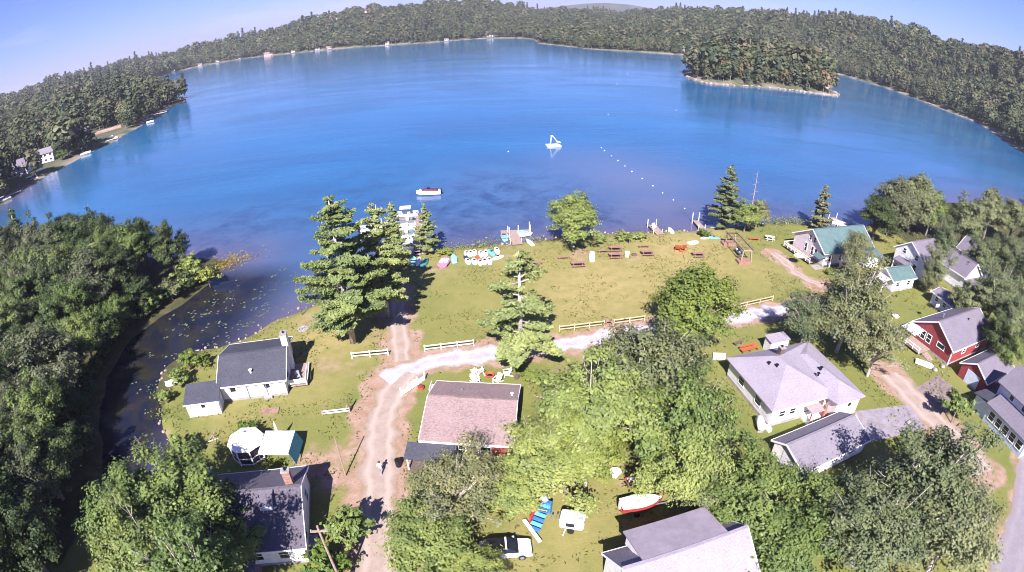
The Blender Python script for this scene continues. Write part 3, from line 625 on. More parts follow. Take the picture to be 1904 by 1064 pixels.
# the wood on the left bank: jittered stand of mixed trees
bank = np.array([at(*q)[:2] for q in [(405, 500), (388, 524), (345, 552), (296, 580), (242, 618), (212, 660), (188, 706), (173, 760), (172, 812), (174, 850), (170, 900), (120, 1064), (60, 1300), (-150, 1300), (-150, 1064), (-150, 900), (-250, 700), (-200, 545), (-60, 510), (0, 500), (80, 490), (160, 483), (250, 485), (330, 484)]])
tt('dark1', 303, 412, 11.5, 7.2, 'dark_tree', 'dark conical tree standing apart at the lake end of the wooded bank', mat='dark')
tt('dark2', 232, 426, 12.0, 6.6, 'maple_tree', 'pointed green tree just left of the dark conical tree', mat='maple')
tt('dark0', 120, 408, 13.5, 9.5, 'maple_tree', 'broad tree at the lake side of the wooded bank below the moored runabout', mat='oak')
tt('dark2', 185, 432, 12.0, 7.5, 'maple_tree', 'green tree between the broad lakeside tree and the pointed tree', mat='maple')
tt('spruce1', 18, 388, 14.0, 9.0, 'spruce_tree', 'shaggy conifer at the left edge of the wooded bank', mat='maple')
for px, py, h, w, m_, lab in [(345, 487, 4.8, 6.8, 'ash', 'large yellow green bush at the tip of the wooded bank'), (382, 500, 3.6, 4.6, 'lime', 'bright bush at the very end of the spit'), (310, 522, 4.0, 5.2, 'olive', 'olive bush at the channel mouth'), (278, 540, 3.8, 4.0, 'ash', 'small green bush in the shadow at the channel mouth')]:
    tt('shrub%d' % rnd.randrange(3), px, py, h, w, 'shrub', lab, cat='shrub', mat=m_)
GX, GY = np.meshgrid(np.arange(-190, -20, 6.0), np.arange(-12, 112, 6.0)); Q = np.stack([GX.ravel(), GY.ravel()], 1) + nrg.uniform(-2.1, 2.1, (GX.size, 2))
Q = Q[inside(Q, bank) & (np.hypot(Q[:, 0], Q[:, 1]) < 190)]; Q = Q[dist_poly(Q, bank) > .5]
for q in Q:
    if (Q is None) or (math.hypot(q[0]-at(340, 520)[0], q[1]-at(340, 520)[1]) < 9): continue
    dsh = float(shore_dist(q[None])[0]); h = rnd.uniform(9.5, 14) if dsh > 5 else rnd.uniform(6.5, 9.5)
    k = rnd.choice(['maple0', 'maple1', 'maple2', 'dark0', 'dark1', 'dark2', 'oak0', 'ash1']); mt, word = rnd.choice([('bank', 'mid green'), ('bank', 'mid green'), ('dark', 'deep green'), ('dark', 'deep green'), ('bankgrey', 'grey green'), ('maple', 'light green')])
    tree(k, (q[0], q[1], 0), h, h*rnd.uniform(.62, .85), 'broadleaf_tree', '%s broadleaf tree in the dense wood on the left bank of the channel' % word, group='%s trees of the wooded left bank' % word, mat=mt)
# trees behind and between the houses on the right
for px, py, h, w, k, m_, lab in [(1672, 335, 14.0, 11, 'round0', 'bankgrey', 'tall dark tree at the left of the big shore clump on the right'), (1712, 328, 15, 11.5, 'round0', 'oak', 'tallest tree in the right shore clump'), (1742, 352, 12.5, 9, 'maple0', 'maple', 'yellow green tree at the right side of the shore clump'),
        (1640, 372, 10.5, 8.5, 'dark2', 'dark', 'dark tree at the left foot of the shore clump'), (1805, 372, 13, 10.5, 'maple1', 'oak', 'grey green tree behind the grey gabled house'), (1850, 362, 13.5, 12, 'maple2', 'oak', 'broad grey green tree behind the pale house at the right edge'), (1895, 372, 13, 11, 'dark0', 'oak', 'grey tree top at the right edge above the pale house'),
        (1765, 425, 10, 8, 'oak1', 'oak', 'olive tree overhanging the grey gabled house'), (1752, 470, 8.5, 5.5, 'oak2', 'oak', 'thin tree between the grey gabled house and the white gable'), (1840, 440, 11.5, 8, 'dark0', 'oak', 'tree hiding the house by the right edge'), (1885, 440, 12, 9, 'oak0', 'oak', 'grey green tree right of the hidden house'),
        (1822, 520, 9, 7, 'dark1', 'oak', 'dark tree right of the white gable end'), (1868, 510, 11, 9, 'oak2', 'oak', 'grey tree above the barn at the right edge'), (1895, 560, 10, 8, 'dark2', 'oak', 'tree right of the barn ridge'), (1868, 590, 8, 6, 'dark0', 'dark', 'dark tree beside the right end of the barn'),
        (1898, 620, 8, 6, 'oak1', 'maple', 'green tree at the edge right of the barn eave'), (1735, 505, 5, 4, 'oak0', 'olive', 'small tree beside the small green roofed cottage'), (1800, 545, 6, 5, 'dark2', 'oak', 'bushy tree behind the long low shed'), (1925, 480, 12, 10, 'oak1', 'oak', 'tree cut by the right edge above the barn'), (1940, 400, 13, 10, 'dark1', 'oak', 'tree cut by the right edge below the lake')]:
    tt(k, px, py, h, w, 'broadleaf_tree', lab, mat=m_)

# ------------------------------------------------------------------ the woods round the lake
def light_tree(seed, kind):
    rng = np.random.default_rng(seed)
    if kind == 'c':
        n = 150; f = rng.uniform(0, 1, n); r = 2.3*(1-f)**.8*rng.uniform(.5, 1, n)+.15; a = rng.uniform(0, 6.283, n); z = 1.2+12.8*f
        C = np.stack([r*np.cos(a), r*np.sin(a), z], 1); nr = np.stack([np.cos(a)*.8, np.sin(a)*.8, np.full(n, .8)], 1)+rng.normal(size=(n, 3))*.3; size = 1.5
    else:
        n = 170; d = rng.normal(size=(n, 3)); d /= np.linalg.norm(d, axis=1, keepdims=True); d[:, 2] = np.where(d[:, 2] < -.5, -d[:, 2], d[:, 2])
        lb = 1+.22*np.sin(d[:, 0]*5+seed)*np.sin(d[:, 1]*6+2*seed)*np.sin(d[:, 2]*5+1)+rng.normal(0, .09, n)
        C = np.array([0, 0, 6.6]) + d*lb[:, None]*np.array([3.9, 3.9, 4.6]); nr = d + np.array([0, 0, .35]) + rng.normal(size=(n, 3))*.45; size = 1.65
    V = sprays(C, nr, size, rng, .75); F = np.arange(4*n).reshape(n, 4)
    mb = MB(); mb.tube([(0, 0, -1), (0, 0, 6)], [.22, .12], 5)
    me = bpy.data.meshes.new('woodland_tree'); me.from_pydata([tuple(v) for v in V]+mb.v, [], [tuple(f) for f in F]+[tuple(i+4*n for i in f) for f in mb.f])
    me.materials.append(None); me.materials.append(BARK)
    mi = np.zeros(len(me.polygons), np.int32); mi[n:] = 1; me.polygons.foreach_set('material_index', mi)
    a = me.attributes.new('tint', 'FLOAT', 'FACE'); t = rng.beta(2, 2, len(me.polygons)); a.data.foreach_set('value', t.astype(np.float32)); return me
LIGHT = []
for i, (k, mname) in enumerate([('b', 'fd'), ('b', 'fd'), ('b', 'fo'), ('b', 'fo'), ('b', 'fd'), ('c', 'fc'), ('c', 'fc'), ('b', 'rust')]):
    me = light_tree(300+i, k); me.materials[0] = LF[mname]; LIGHT.append(me)
pts = []
for r0, r1, sp in ((110, 420, 6.8), (420, 800, 7.6), (800, 1300, 9.5), (1300, 1900, 13.0)):
    gx, gy = np.meshgrid(np.arange(-1900, 1700, sp), np.arange(0, 1900, sp)); q = np.stack([gx.ravel(), gy.ravel()], 1) + nrg.uniform(-.42, .42, (gx.size, 2))*sp
    r = np.hypot(q[:, 0], q[:, 1]); az = np.degrees(np.arctan2(q[:, 0], q[:, 1])); q = q[(r >= r0) & (r < r1) & (np.abs(az) < 64)]; pts.append(np.concatenate([q, np.full((len(q), 1), sp/7.0)], 1))
pts = np.concatenate(pts); Q = pts[:, :2]
z, sdv, az, r, rc = hill_z(Q)
ok = (sdv > 2.0) & (r < rc + 120) & ~((Q[:, 0] > NX0) & (Q[:, 0] < NX1) & (Q[:, 1] > NY0) & (Q[:, 1] < NY1))
CLEAR = []
def clear(px, py, zg, rad): p = at(px, py, zg); CLEAR.append((p.x, p.y, rad))
VILL = [(35, 322, 3.2), (90, 296, 3.2), (152, 252, 3.2), (190, 244, 2.5)]
for px, py, _ in VILL: clear(px, py, 1, 10)
clear(205, 240, 1, 9); clear(176, 250, 1, 9); clear(214, 212, 6, 6)
for px, py in ((500, 104), (912, 69), (1260, 96)): clear(px, py, 1, 12)
for cx_, cy_, rad in CLEAR:
    ok &= np.hypot(Q[:, 0]-cx_, Q[:, 1]-cy_) > rad
    if cx_ < -100:                                       # lawns between the village houses and the water
        dr = math.hypot(cx_, cy_); ux, uy = cx_/dr, cy_/dr; along = Q[:, 0]*ux+Q[:, 1]*uy-dr; lat = np.abs(-Q[:, 0]*uy+Q[:, 1]*ux+cx_*uy-cy_*ux)
        ok &= ~((lat < rad*.8) & (along < 0) & (along > -60))
pts, Q, z, sdv, r, rc = pts[ok], Q[ok], z[ok], sdv[ok], r[ok], rc[ok]
order = np.argsort(r); pts, Q, z, sdv, r, rc = (v[order] for v in (pts, Q, z, sdv, r, rc))
nrm = wob(Q, .012, 77); cls = nrg.uniform(0, 1, len(Q)) + .4*nrm
kind = np.where(cls < .30, 0, np.where(cls < .5, 1, np.where(cls < .64, 2, np.where(cls < .76, 3, np.where(cls < .93, 4, np.where(cls < .965, 5, 6))))))
conif_top = (r > rc-60) & (nrg.uniform(0, 1, len(Q)) < .30) & (wob(Q, .02, 31) > .1); kind[conif_top] = 5
isl = inside(Q, ISLAND); kind[isl] = nrg.choice([0, 2, 3, 4, 7, 2, 5], isl.sum())
sc = np.clip(pts[:, 2], .95, 1.4)*np.clip(nrg.lognormal(0, .28, len(Q)), .5, 1.75)*np.where(Q[:, 0] < -140, 1.12, 1.0)*(1+.16*wob(Q, .03, 61)); sc *= np.clip(.55+sdv/14, .6, 1); sc[inside(Q, ISLAND)] *= 1.45
rotz = nrg.uniform(0, 6.28, len(Q))
NEAR_N = max(0, 290-COUNT[0])
for i in range(NEAR_N):
    side = 'left' if Q[i, 0] < 0 else 'right'
    o = link('woodland_tree', LIGHT[kind[i]] if False else None) if False else None
    k = {0: 'maple0', 1: 'maple1', 2: 'dark0', 3: 'oak1', 4: 'dark1', 5: 'spruce0', 6: 'spruce1', 7: 'maple2'}[int(kind[i])]
    nm, lab = ('conifer_tree', 'dark conifer in the woods along the %s shore of the lake' % side) if kind[i] in (5, 6) else ('woodland_tree', 'broadleaf tree in the dense woods along the %s shore of the lake' % side)
    tree(k, (Q[i, 0], Q[i, 1], z[i]-.4), 11.5*sc[i]*(1.15 if kind[i] in (5, 6) else 1), 8.2*sc[i]*(.75 if kind[i] in (5, 6) else 1), nm, lab, group=('conifers' if kind[i] in (5, 6) else 'broadleaf trees') + ' of the %s shore woods' % side, mat={0: 'maple', 1: 'maple', 2: 'oak', 3: 'olive', 4: 'dark', 5: 'spruce', 6: 'spruce', 7: 'olive'}[int(kind[i])])
col = bpy.data.collections.new('woodland_sources')
for i, me in enumerate(LIGHT): o = bpy.data.objects.new('woodland_source_%02d' % i, me); col.objects.link(o)
rest = slice(NEAR_N, None)
me = bpy.data.meshes.new('far_woods'); Vp = np.concatenate([Q[rest], z[rest, None]-.5], 1).astype(np.float32)
me.vertices.add(len(Vp)); me.vertices.foreach_set('co', Vp.ravel())
a = me.attributes.new('pick', 'INT', 'POINT'); a.data.foreach_set('value', kind[rest].astype(np.int32))
vattr(me, 'size', sc[rest]); vattr(me, 'turn', rotz[rest])
fo = link('far_woods', me); fo['kind'] = 'stuff'; fo['label'] = 'mixed woods covering the hills and shores round the lake'
ng = bpy.data.node_groups.new('plant_woods', 'GeometryNodeTree')
ng.interface.new_socket('Geometry', in_out='INPUT', socket_type='NodeSocketGeometry'); ng.interface.new_socket('Geometry', in_out='OUTPUT', socket_type='NodeSocketGeometry')
gi = ng.nodes.new('NodeGroupInput'); go = ng.nodes.new('NodeGroupOutput'); ip = ng.nodes.new('GeometryNodeInstanceOnPoints'); ci = ng.nodes.new('GeometryNodeCollectionInfo')
ci.inputs[0].default_value = col; ci.inputs['Separate Children'].default_value = True; ci.inputs['Reset Children'].default_value = True
def named(n, t):
    x = ng.nodes.new('GeometryNodeInputNamedAttribute'); x.data_type = t; x.inputs[0].default_value = n; return x.outputs[0]
cv = ng.nodes.new('ShaderNodeCombineXYZ'); ng.links.new(named('turn', 'FLOAT'), cv.inputs[2])
ng.links.new(gi.outputs[0], ip.inputs['Points']); ng.links.new(ci.outputs[0], ip.inputs['Instance']); ip.inputs['Pick Instance'].default_value = True
ng.links.new(named('pick', 'INT'), ip.inputs['Instance Index']); ng.links.new(cv.outputs[0], ip.inputs['Rotation']); ng.links.new(named('size', 'FLOAT'), ip.inputs['Scale'])
ng.links.new(ip.outputs[0], go.inputs[0])
gm = fo.modifiers.new('plant_woods', 'NODES'); gm.node_group = ng
print('trees', COUNT[0], 'woods', len(Vp), 'near', NEAR_N)

# ------------------------------------------------------------------ buildings
def window(p, face, u, z, w, h, L, D, frame=None, off=0.0, name='window'):
    """framed window set on a wall: f front, b back, l left, r right"""
    def P(a, d, zz):
        return {'f': (a, -d, zz), 'b': (a, D+d, zz), 'l': (-d, a, zz), 'r': (L+d, a, zz)}[face]
    mb = MB(); t = .10
    def bar(u0, z0, u1, z1, d0, d1):
        a, b_ = P(u0, d0, z0), P(u1, d1, z1); mb.box(min(a[0], b_[0]), min(a[1], b_[1]), min(a[2], b_[2]), max(a[0], b_[0]), max(a[1], b_[1]), max(a[2], b_[2]))
    x0, x1 = u-w/2, u+w/2; z0, z1 = z, z+h
    bar(x0-t, z0-t, x1+t, z0, -.02, .07); bar(x0-t, z1, x1+t, z1+t, -.02, .07); bar(x0-t, z0, x0, z1, -.02, .06); bar(x1, z0, x1+t, z1, -.02, .06)
    if h > .7: bar(x0, z0+h/2-.03, x1, z0+h/2+.03, -.02, .045)
    o = mb.build(name, frame or WPAINT, p)
    m2 = MB(); a, b_ = P(x0, -.02, z0), P(x1, .022, z1); m2.box(min(a[0], b_[0]), min(a[1], b_[1]), a[2], max(a[0], b_[0]), max(a[1], b_[1]), b_[2]); m2.build('pane', GLASS, o)
    return o
def door(p, face, u, w, h, L, D, mat, z0=.0):
    def P(a, d, zz): return {'f': (a, -d, zz), 'b': (a, D+d, zz), 'l': (-d, a, zz), 'r': (L+d, a, zz)}[face]
    mb = MB(); a, b_ = P(u-w/2, -.02, z0), P(u+w/2, .05, z0+h); mb.box(min(a[0], b_[0]), min(a[1], b_[1]), a[2], max(a[0], b_[0]), max(a[1], b_[1]), b_[2])
    o = mb.build('door', mat, p); m2 = MB(); c = P(u+w/2-.12, .08, z0+h*.48); m2.cbox(c, (.08, .08, .12)); m2.build('handle', METAL, o); return o
def gable(p, L, D, hw, ry, zr, wallm, roofm, over=.4, t=.16, axis='x', trim=WPAINT):
    """walls with gabled ends, two thick roof slopes, white trim; ridge along x (or y)"""
    W, S = (L, D) if axis == 'x' else (D, L)
    def T(a, s, z): return (a, s, z) if axis == 'x' else (s, a, z)
    k1 = (zr-hw)/ry; k2 = (zr-hw)/(S-ry); dz = t-.03
    prof = [(0, 0), (S, 0), (S, hw-dz), (ry, zr-dz), (0, hw-dz)]
    mb = MB(); n = 5; A = [T(0, s, z) for s, z in prof]+[T(W, s, z) for s, z in prof]
    mb.add(A, [tuple(range(n)), tuple(range(2*n-1, n-1, -1))]+[(i, i+n, (i+1) % n+n, (i+1) % n) for i in range(n)]); mb.build('wall', wallm, p)
    r = MB(); e1 = hw-k1*over; e2 = hw-k2*over
    r.slab([T(-over, -over, e1), T(W+over, -over, e1), T(W+over, ry, zr), T(-over, ry, zr)], t)
    r.slab([T(-over, ry, zr), T(W+over, ry, zr), T(W+over, S+over, e2), T(-over, S+over, e2)], t)
    ro = r.build('roof', roofm, p)
    c = MB(); c.beam(T(-over, ry, zr+.02), T(W+over, ry, zr+.02), .3, .06); c.build('ridge_cap', roofm, ro)
    f = MB(); q = .012
    f.beam(T(-over-q, -over-.03, e1-.09), T(W+over+q, -over-.03, e1-.09), .06, .20); f.beam(T(-over-q, S+over+.03, e2-.09), T(W+over+q, S+over+.03, e2-.09), .06, .20)
    for a in (-over-.03, W+over+.03):
        f.beam(T(a, -over, e1-.08), T(a, ry, zr-.08), .06, .19); f.beam(T(a, ry, zr-.08), T(a, S+over, e2-.08), .06, .19)
    f.build('trim', trim, p)
    return e1
def chimney(p, x, y, z0, z1, w=.8, d=.6, mat=BRICK, cap=CONC):
    mb = MB(); mb.box(x-w/2, y-d/2, z0, x+w/2, y+d/2, z1); o = mb.build('chimney', mat, p)
    m2 = MB(); m2.box(x-w/2-.06, y-d/2-.06, z1+.002, x+w/2+.06, y+d/2+.06, z1+.1); m2.build('chimney_cap', cap, o)
    m3 = MB(); m3.lathe([(.13, z1+.1), (.13, z1+.35), (.10, z1+.36)], 8, (x, y)); m3.build('flue', BLACK, o); return o
def vent(p, x, y, z, h=.5, r=.09, mat=METAL):
    mb = MB(); mb.lathe([(r, z), (r, z+h), (r*1.8, z+h+.02), (r*1.8, z+h+.08), (.01, z+h+.12)], 8, (x, y)); return mb.build('vent_pipe', mat, p)
def found(p, L, D, mat=CONC, h=.35):
    mb = MB(); mb.box(-.03, -.03, -.2, L+.03, D+.03, h); return mb.build('foundation', mat, p)

# grey cottage with shed by the channel
a14 = R(14)
h = thing('cottage', 'white cottage with a charcoal gabled roof beside the lily channel', 'cottage', (-36.6, 48.85, 0), a14)
L, D = 8.6, 9.2; found(h, L, D); gable(h, L, D, 2.7, 4.2, 4.4, WHITE, R_DARK)
for u, w in ((1.6, .5), (6.2, .5)): window(h, 'f', u, 1.55, w, .5, L, D, BLACK)
for x in (3.45, 6.0): MB().box(x, -.10, .1, x+.12, -.002, 2.5).build('downspout', METAL, h)
mb = MB(); mb.box(5.5, -.55, 0, 6.6, -.03, .3); mb.build('step', CONC, h)
chimney(h, 8.75, 5.4, 0, 5.7, .8, 1.1, WPAINT, STONE); vent(h, 4.3, 1.2, 3.1, .45, .14, WPAINT)
dk = MB()
for i in range(10): dk.box(L+.05, 1.0+i*.5, .36, L+2.6, 1.46+i*.5, .42)
dk.build('deck', WOOD, h)
rl = MB(); rl.box(L+2.5, 1.0, .42, L+2.58, 6, .5)
for z in (.75, 1.05, 1.35): rl.box(L+2.5, 1.0, z, L+2.58, 3.6, z+.2)
rl.box(L+.1, 1.0, .75, L+2.5, 1.08, 1.4); rl.build('deck_railing', WPAINT, h)
window(h, 'r', 2.4, 1.0, 1.4, 1.2, L, D)
door(h, 'r', 4.2, .9, 2., L, D, WPAINT, .4)
w_ = thing('deck_chair', 'white chair on the cottage deck by the rail', 'chair', (-36.6+9.9*math.cos(a14)-2.6*math.sin(a14), 48.85+9.9*math.sin(a14)+2.6*math.cos(a14), .42), .6)
for nm, bx in (('seat', (-.3, -.3, .38, .3, .3, .44)), ('backrest', (-.3, .26, .44, .3, .32, 1.0))): MB().box(*bx).build(nm, GREYP, w_)
for sx in (-.27, .27):
    for sy in (-.27, .27): MB().cbox((sx, sy, .19), (.06, .06, .38)).build('leg', GREYP, w_)
s = thing('shed', 'small white shed with a charcoal roof at the left end of the cottage', 'shed', (-40.3, 45.35, 0), R(16))
L, D = 4.4, 2.9
mb = MB(); mb.add([(0, 0, -.1), (L, 0, -.1), (L, D, -.1), (0, D, -.1), (0, 0, 2.1), (L, 0, 2.1), (L, D, 2.75), (0, D, 2.75)], [(0, 3, 2, 1), (4, 5, 6, 7), (0, 1, 5, 4), (1, 2, 6, 5), (2, 3, 7, 6), (3, 0, 4, 7)]); mb.build('wall', WHITE, s)
MB().slab([(-.25, -.3, 2.14), (L+.25, -.3, 2.14), (L+.25, D+.25, 2.95), (-.25, D+.25, 2.95)], .12).build('roof', R_DARK, s)
MB().beam((-.26, -.33, 2.08), (L+.26, -.33, 2.08), .06, .16).build('trim', WPAINT, s); window(s, 'f', 2.3, 1.4, .3, .2, L, D, BLACK)
for x in (.05, L-.05): MB().box(x-.08, -.04, 0, x+.08, -.003, 2.05).build('corner_board', WPAINT, s)
door(s, 'r', 1.3, .9, 1.9, L, D, plain('blue_door', (.30, .36, .48), .1))

# tan roofed red cottage in the middle
h = thing('cottage', 'red cottage with a wide tan shingle roof in the middle foreground', 'cottage', (-9.3, 40.95, 0), R(-5))
L, D = 8.9, 9.3; found(h, L, D); gable(h, L, D, 2.9, 5.1, 4.3, REDW, R_TAN)
MB().box(2.6, 5.0, 4.32, L+.42, 5.32, 4.5).build('step_shadow_strip', plain('ridge_shadow_strip', (.15, .11, .11), .2), h)  # dark strip painted in for the shadow line of a raised roof step
pr = MB().slab([(-1.6, -2.5, 2.1), (3.6, -2.5, 2.1), (3.6, -.42, 2.55), (-1.6, -.42, 2.55)], .1).build('porch_roof', R_DARK, h)
MB().box(-1.4, -2.3, 0, 4.2, -.05, .3).build('porch_floor', DARKWOOD, h)
for x in (-1.3, 1.0, 3.5): MB().box(x-.07, -2.3, .3, x+.07, -2.16, 2.1).build('porch_post', WPAINT, h)
door(h, 'f', 5.0, 1.0, 2.0, L, D, DARKWOOD, .3); window(h, 'f', 4.0, .9, .7, 1.3, L, D); window(h, 'f', 6.4, .9, 1.0, 1.2, L, D); window(h, 'f', 2.2, 1.0, 1.1, 1.1, L, D)
for x in (4.4, 5.6): MB().box(x-.1, -.12, .3, x+.1, -.06, 2.5).build('door_trim', WPAINT, h)
for x in (4.1, 5.9): MB().box(x-.08, -1.4, 0, x+.08, -.3, 1.1).build('stair_rail', WPAINT, h)
for i in range(3): MB().box(4.25, -.35*(i+1)-.05, 0, 5.75, -.35*i-.055, .3-.1*i).build('step', DARKWOOD, h)
for y in (3, 6.6): window(h, 'l', y, 1.0, 1.2, 1.1, L, D)
vent(h, 8.6, 6.4, 3.6, .5, .1, WPAINT); vent(h, 3.0, 7.2, 3.4, .3)
MB().lathe([(.32, 0), (.36, .85), (.36, .9)], 12, (-2.6, -1.6)).build('rain_barrel', BLACK, h)

# dark roofed house bottom left
h = thing('house', 'house with a dark shingle roof shaded by the bottom left tree', 'house', (-27.3, 24.55, 0), a14)
L, D = 9.0, 9.6; found(h, L, D); gable(h, L, D, 2.8, 5.2, 4.9, WHITE, shingle('slate_grey_shingle', (.115, .102, .125), .2))
chimney(h, 8.2, 6.0, 4, 6.2, .75, .6, BRICK, STONE)
d_ = MB().box(5.4, 3.2, 3.6, 6.6, 4.6, 4.9).build('dormer', BLUEW, h); MB().slab([(5.3, 3.0, 4.92), (6.7, 3.0, 4.92), (6.7, 5.0, 5.0), (5.3, 5.0, 5.0)], .06).build('dormer_roof', R_GREY, d_)
for u in (2, 4.5, 7): window(h, 'f', u, 1.0, .9, 1.1, L, D)
for u in (2.2, 7.0): window(h, 'r', u, 1.0, .9, 1.2, L, D)
MB().box(L+.02, 1.5, .2, L+.9, 2.9, .35).build('side_step', CONC, h)
MB().slab([(1.0, -3.4, 2.0), (4.6, -3.4, 2.0), (4.6, -.45, 2.5), (1.0, -.45, 2.5)], .1).build('porch_roof', R_GREY, h)
MB().box(1.2, -3.2, 0, 4.4, -.06, .25).build('porch_floor', WOOD, h)
for x in (1.3, 4.3): MB().box(x-.06, -3.2, .25, x+.06, -3.08, 2.0).build('porch_post', WPAINT, h)

# white house with the hip roof
h = thing('house', 'white house with a pale hipped roof and red front steps', 'house', (29.3, 43.35, 0), R(11))
L, D, X2 = 8.9, 10.2, 13.0
mb = MB(); mb.box(0, 0, 0, L+.5, D, 2.75); mb.box(L, -1.7, 0, X2, D+.002, 2.752); mb.build('wall', WHITE, h)
MB().box(-.03, -.03, -.2, L, D, .4).build('foundation', CONC, h)
o_ = .45
mb = MB(); V = [(-o_, -o_, 2.75), (L+.9, -o_, 2.75), (X2+o_-.2, D+o_, 2.75), (-o_, D+o_, 2.75), (4.6, 4.8, 4.75), (4.8, 6.6, 4.75)]
mb.add(V+[(x, y, 2.62) for x, y, z in V[:4]], [(0, 1, 4), (1, 2, 5, 4), (2, 3, 5), (3, 0, 4, 5), (9, 8, 7, 6), (0, 6, 7, 1), (1, 7, 8, 2), (2, 8, 9, 3), (3, 9, 6, 0)])
mb.build('roof', R_PALE, h)
mb = MB(); V = [(L-.4, -1.7-o_, 2.76), (X2+o_, -1.7-o_, 2.76), (X2+o_, D+o_+.01, 2.76), (L-3.4, D-1, 2.76), (L+1.8, .9, 3.75), (L+1.0, 7.0, 3.8)]
mb.add(V+[(x, y, 2.63) for x, y, z in V[:4]], [(0, 1, 4), (1, 2, 5, 4), (2, 3, 5), (3, 0, 4, 5), (9, 8, 7, 6), (0, 6, 7, 1), (1, 7, 8, 2), (2, 8, 9, 3), (3, 9, 6, 0)]); mb.build('wing_roof', R_PALE, h)
MB().beam((-o_-.02, -o_-.03, 2.66), (L-.42, -o_-.03, 2.66), .06, .17).build('trim', WPAINT, h)
for x, y, z in ((3.0, 6.2, 4.0), (3.5, 5.2, 4.25), (8.5, 2.6, 3.7), (9.6, 3.4, 3.8)): vent(h, x, y, z, .35, .13, BLACK)
chimney(h, 5.6, 7.4, 4, 5.3, .7, .7, DARKWOOD, CONC)
for u in (1.6, 3.2): window(h, 'f', u, 1.2, .8, .8, L, D)
window(h, 'l', 3, 1.1, 1.2, 1., L, D); window(h, 'l', 7, 1.1, 1.2, 1., L, D)
mb = MB(); mb.cbox((11.3, -1.72, 1.75), (.5, .08, .5)); mb.build('window', BLACK, h); door(h, 'f', 7.8, .9, 2.0, L, D, DARKWOOD, .4)
MB().box(5.0, -1.6, 0, 7.4, -.06, .9).build('porch_base', WHITE, h); MB().slab([(4.8, -1.8, 2.1), (7.0, -1.8, 2.1), (7.0, -.5, 2.2), (4.8, -.5, 2.2)], .08).build('porch_roof', plain('grey_pink_felt', (.3, .24, .24), .15), h)
for x in (4.9, 6.9): MB().box(x-.06, -1.75, .9, x+.06, -1.63, 2.0).build('porch_post', REDP, h)
for i in range(5): MB().box(7.42, -.38*(i+1)-.06, 0, 8.5, -.38*i-.065, .85-.17*i).build('step', ORANGE, h)
MB().box(6.9, -1.75, .9, 7.3, -1.3, 2.6).build('porch_column', WOODR, h)
MB().box(-.5, -.9, .0, .0-.05, -.06, .5).build('cellar_hatch', WPAINT, h)
t = thing('propane_tank', 'white horizontal tank at the left corner of the white hip roofed house', 'tank', (28.1, 43.2, 0), R(80))
MB().tube([(-1.0, 0, .85), (-.85, 0, .85), (.85, 0, .85), (1.0, 0, .85)], [.2, .5, .5, .2], 14).build('vessel', WPAINT, t, smooth=True)
for x in (-.6, .6): MB().box(x-.1, -.35, 0, x+.1, .35, .5).build('leg', CONC, t)
t = thing('garden_bench', 'red slatted bench along the back of the white hip roofed house', 'bench', at(1395, 655), R(15))
for i in range(4): MB().box(-1.5, i*.16, .45, 1.5, i*.16+.12, .5).build('seat_slat', ORANGE, t)
for z in (.62, .8): MB().box(-1.5, .66, z, 1.5, .7, z+.12).build('back_slat', ORANGE, t)
for x in (-1.3, 0, 1.3): MB().box(x-.06, 0, 0, x+.06, .64, .44).build('leg', DARKWOOD, t)
t = thing('box_shed', 'pale flat roofed box shed at the back corner of the white hip roofed house', 'shed', at(1440, 650), R(12))
MB().box(-1.6, -.8, 0, 1.6, .8, 1.9).build('wall', WHITE, t); MB().slab([(-1.75, -.95, 2.0), (1.75, -.95, 2.0), (1.75, .95, 2.15), (-1.75, .95, 2.15)], .1).build('roof', R_PALE, t); door(t, 'f', -.4, .8, 1.7, 0, 1.6, GREYP) if False else None

# long garage
h = thing('garage', 'long low garage with a grey gabled roof below the white house', 'garage', (29.5, 34.25, 0), R(17))
L, D = 10.6, 5.0; gable(h, L, D, 2.1, 3.1, 3.15, WHITE, R_MID, .35)
for u in (2.2, 5.2, 8.2): window(h, 'f', u, .9, 1.0, .7, L, D)
MB().box(-.05, 1.2, 0, -.003, 3.4, 1.85).build('garage_door', plain('panel_door', (.6, .58, .6), .08), h)
t = thing('hatch_cover', 'dark rounded cover lying on the paved apron beside the garage', 'cover', at(1690, 786, .03), R(20)); MB().box(-.6, -.35, .0, .6, .35, .07).build('cover', DARKWOOD, t, .03); MB().box(-.42, -.2, .072, .42, .2, .1).build('panel', GREYP, t)

# bottom house with the shed dormer
h = thing('house', 'white house with a pale roof and wide shed dormer at the bottom edge', 'house', (9.1, 19.2, 0), R(14))
L, D = 10.7, 7.0; gable(h, L, D, 3.4, 3.7, 6.0, WHITE, R_PALE, .3)
ry = 3.7
dm = MB(); dm.add([(1.7, ry+.1, 5.2), (8.9, ry+.1, 5.2), (8.9, 7.3, 3.6), (1.7, 7.3, 3.6), (1.7, ry+.1, 5.85), (8.9, ry+.1, 5.85), (8.9, 7.3, 4.95), (1.7, 7.3, 4.95)], [(0, 3, 2, 1), (4, 5, 6, 7), (0, 1, 5, 4), (1, 2, 6, 5), (2, 3, 7, 6), (3, 0, 4, 7)])
dmo = dm.build('dormer', WHITE, h)
MB().slab([(1.45, ry-.05, 6.06), (9.15, ry-.05, 6.06), (9.15, 7.65, 5.06), (1.45, 7.65, 5.06)], .14).build('dormer_roof', plain('dormer_felt', (.25, .215, .255), .12, .8), dmo)
for u, z in ((1.8, 1.0), (5.2, 1.0), (3.5, 3.7)): window(h, 'l', u, z, .8, 1.3, L, D, WPAINT)
for u in (2, 5, 8): window(h, 'f', u, 1.2, .9, 1.2, L, D)

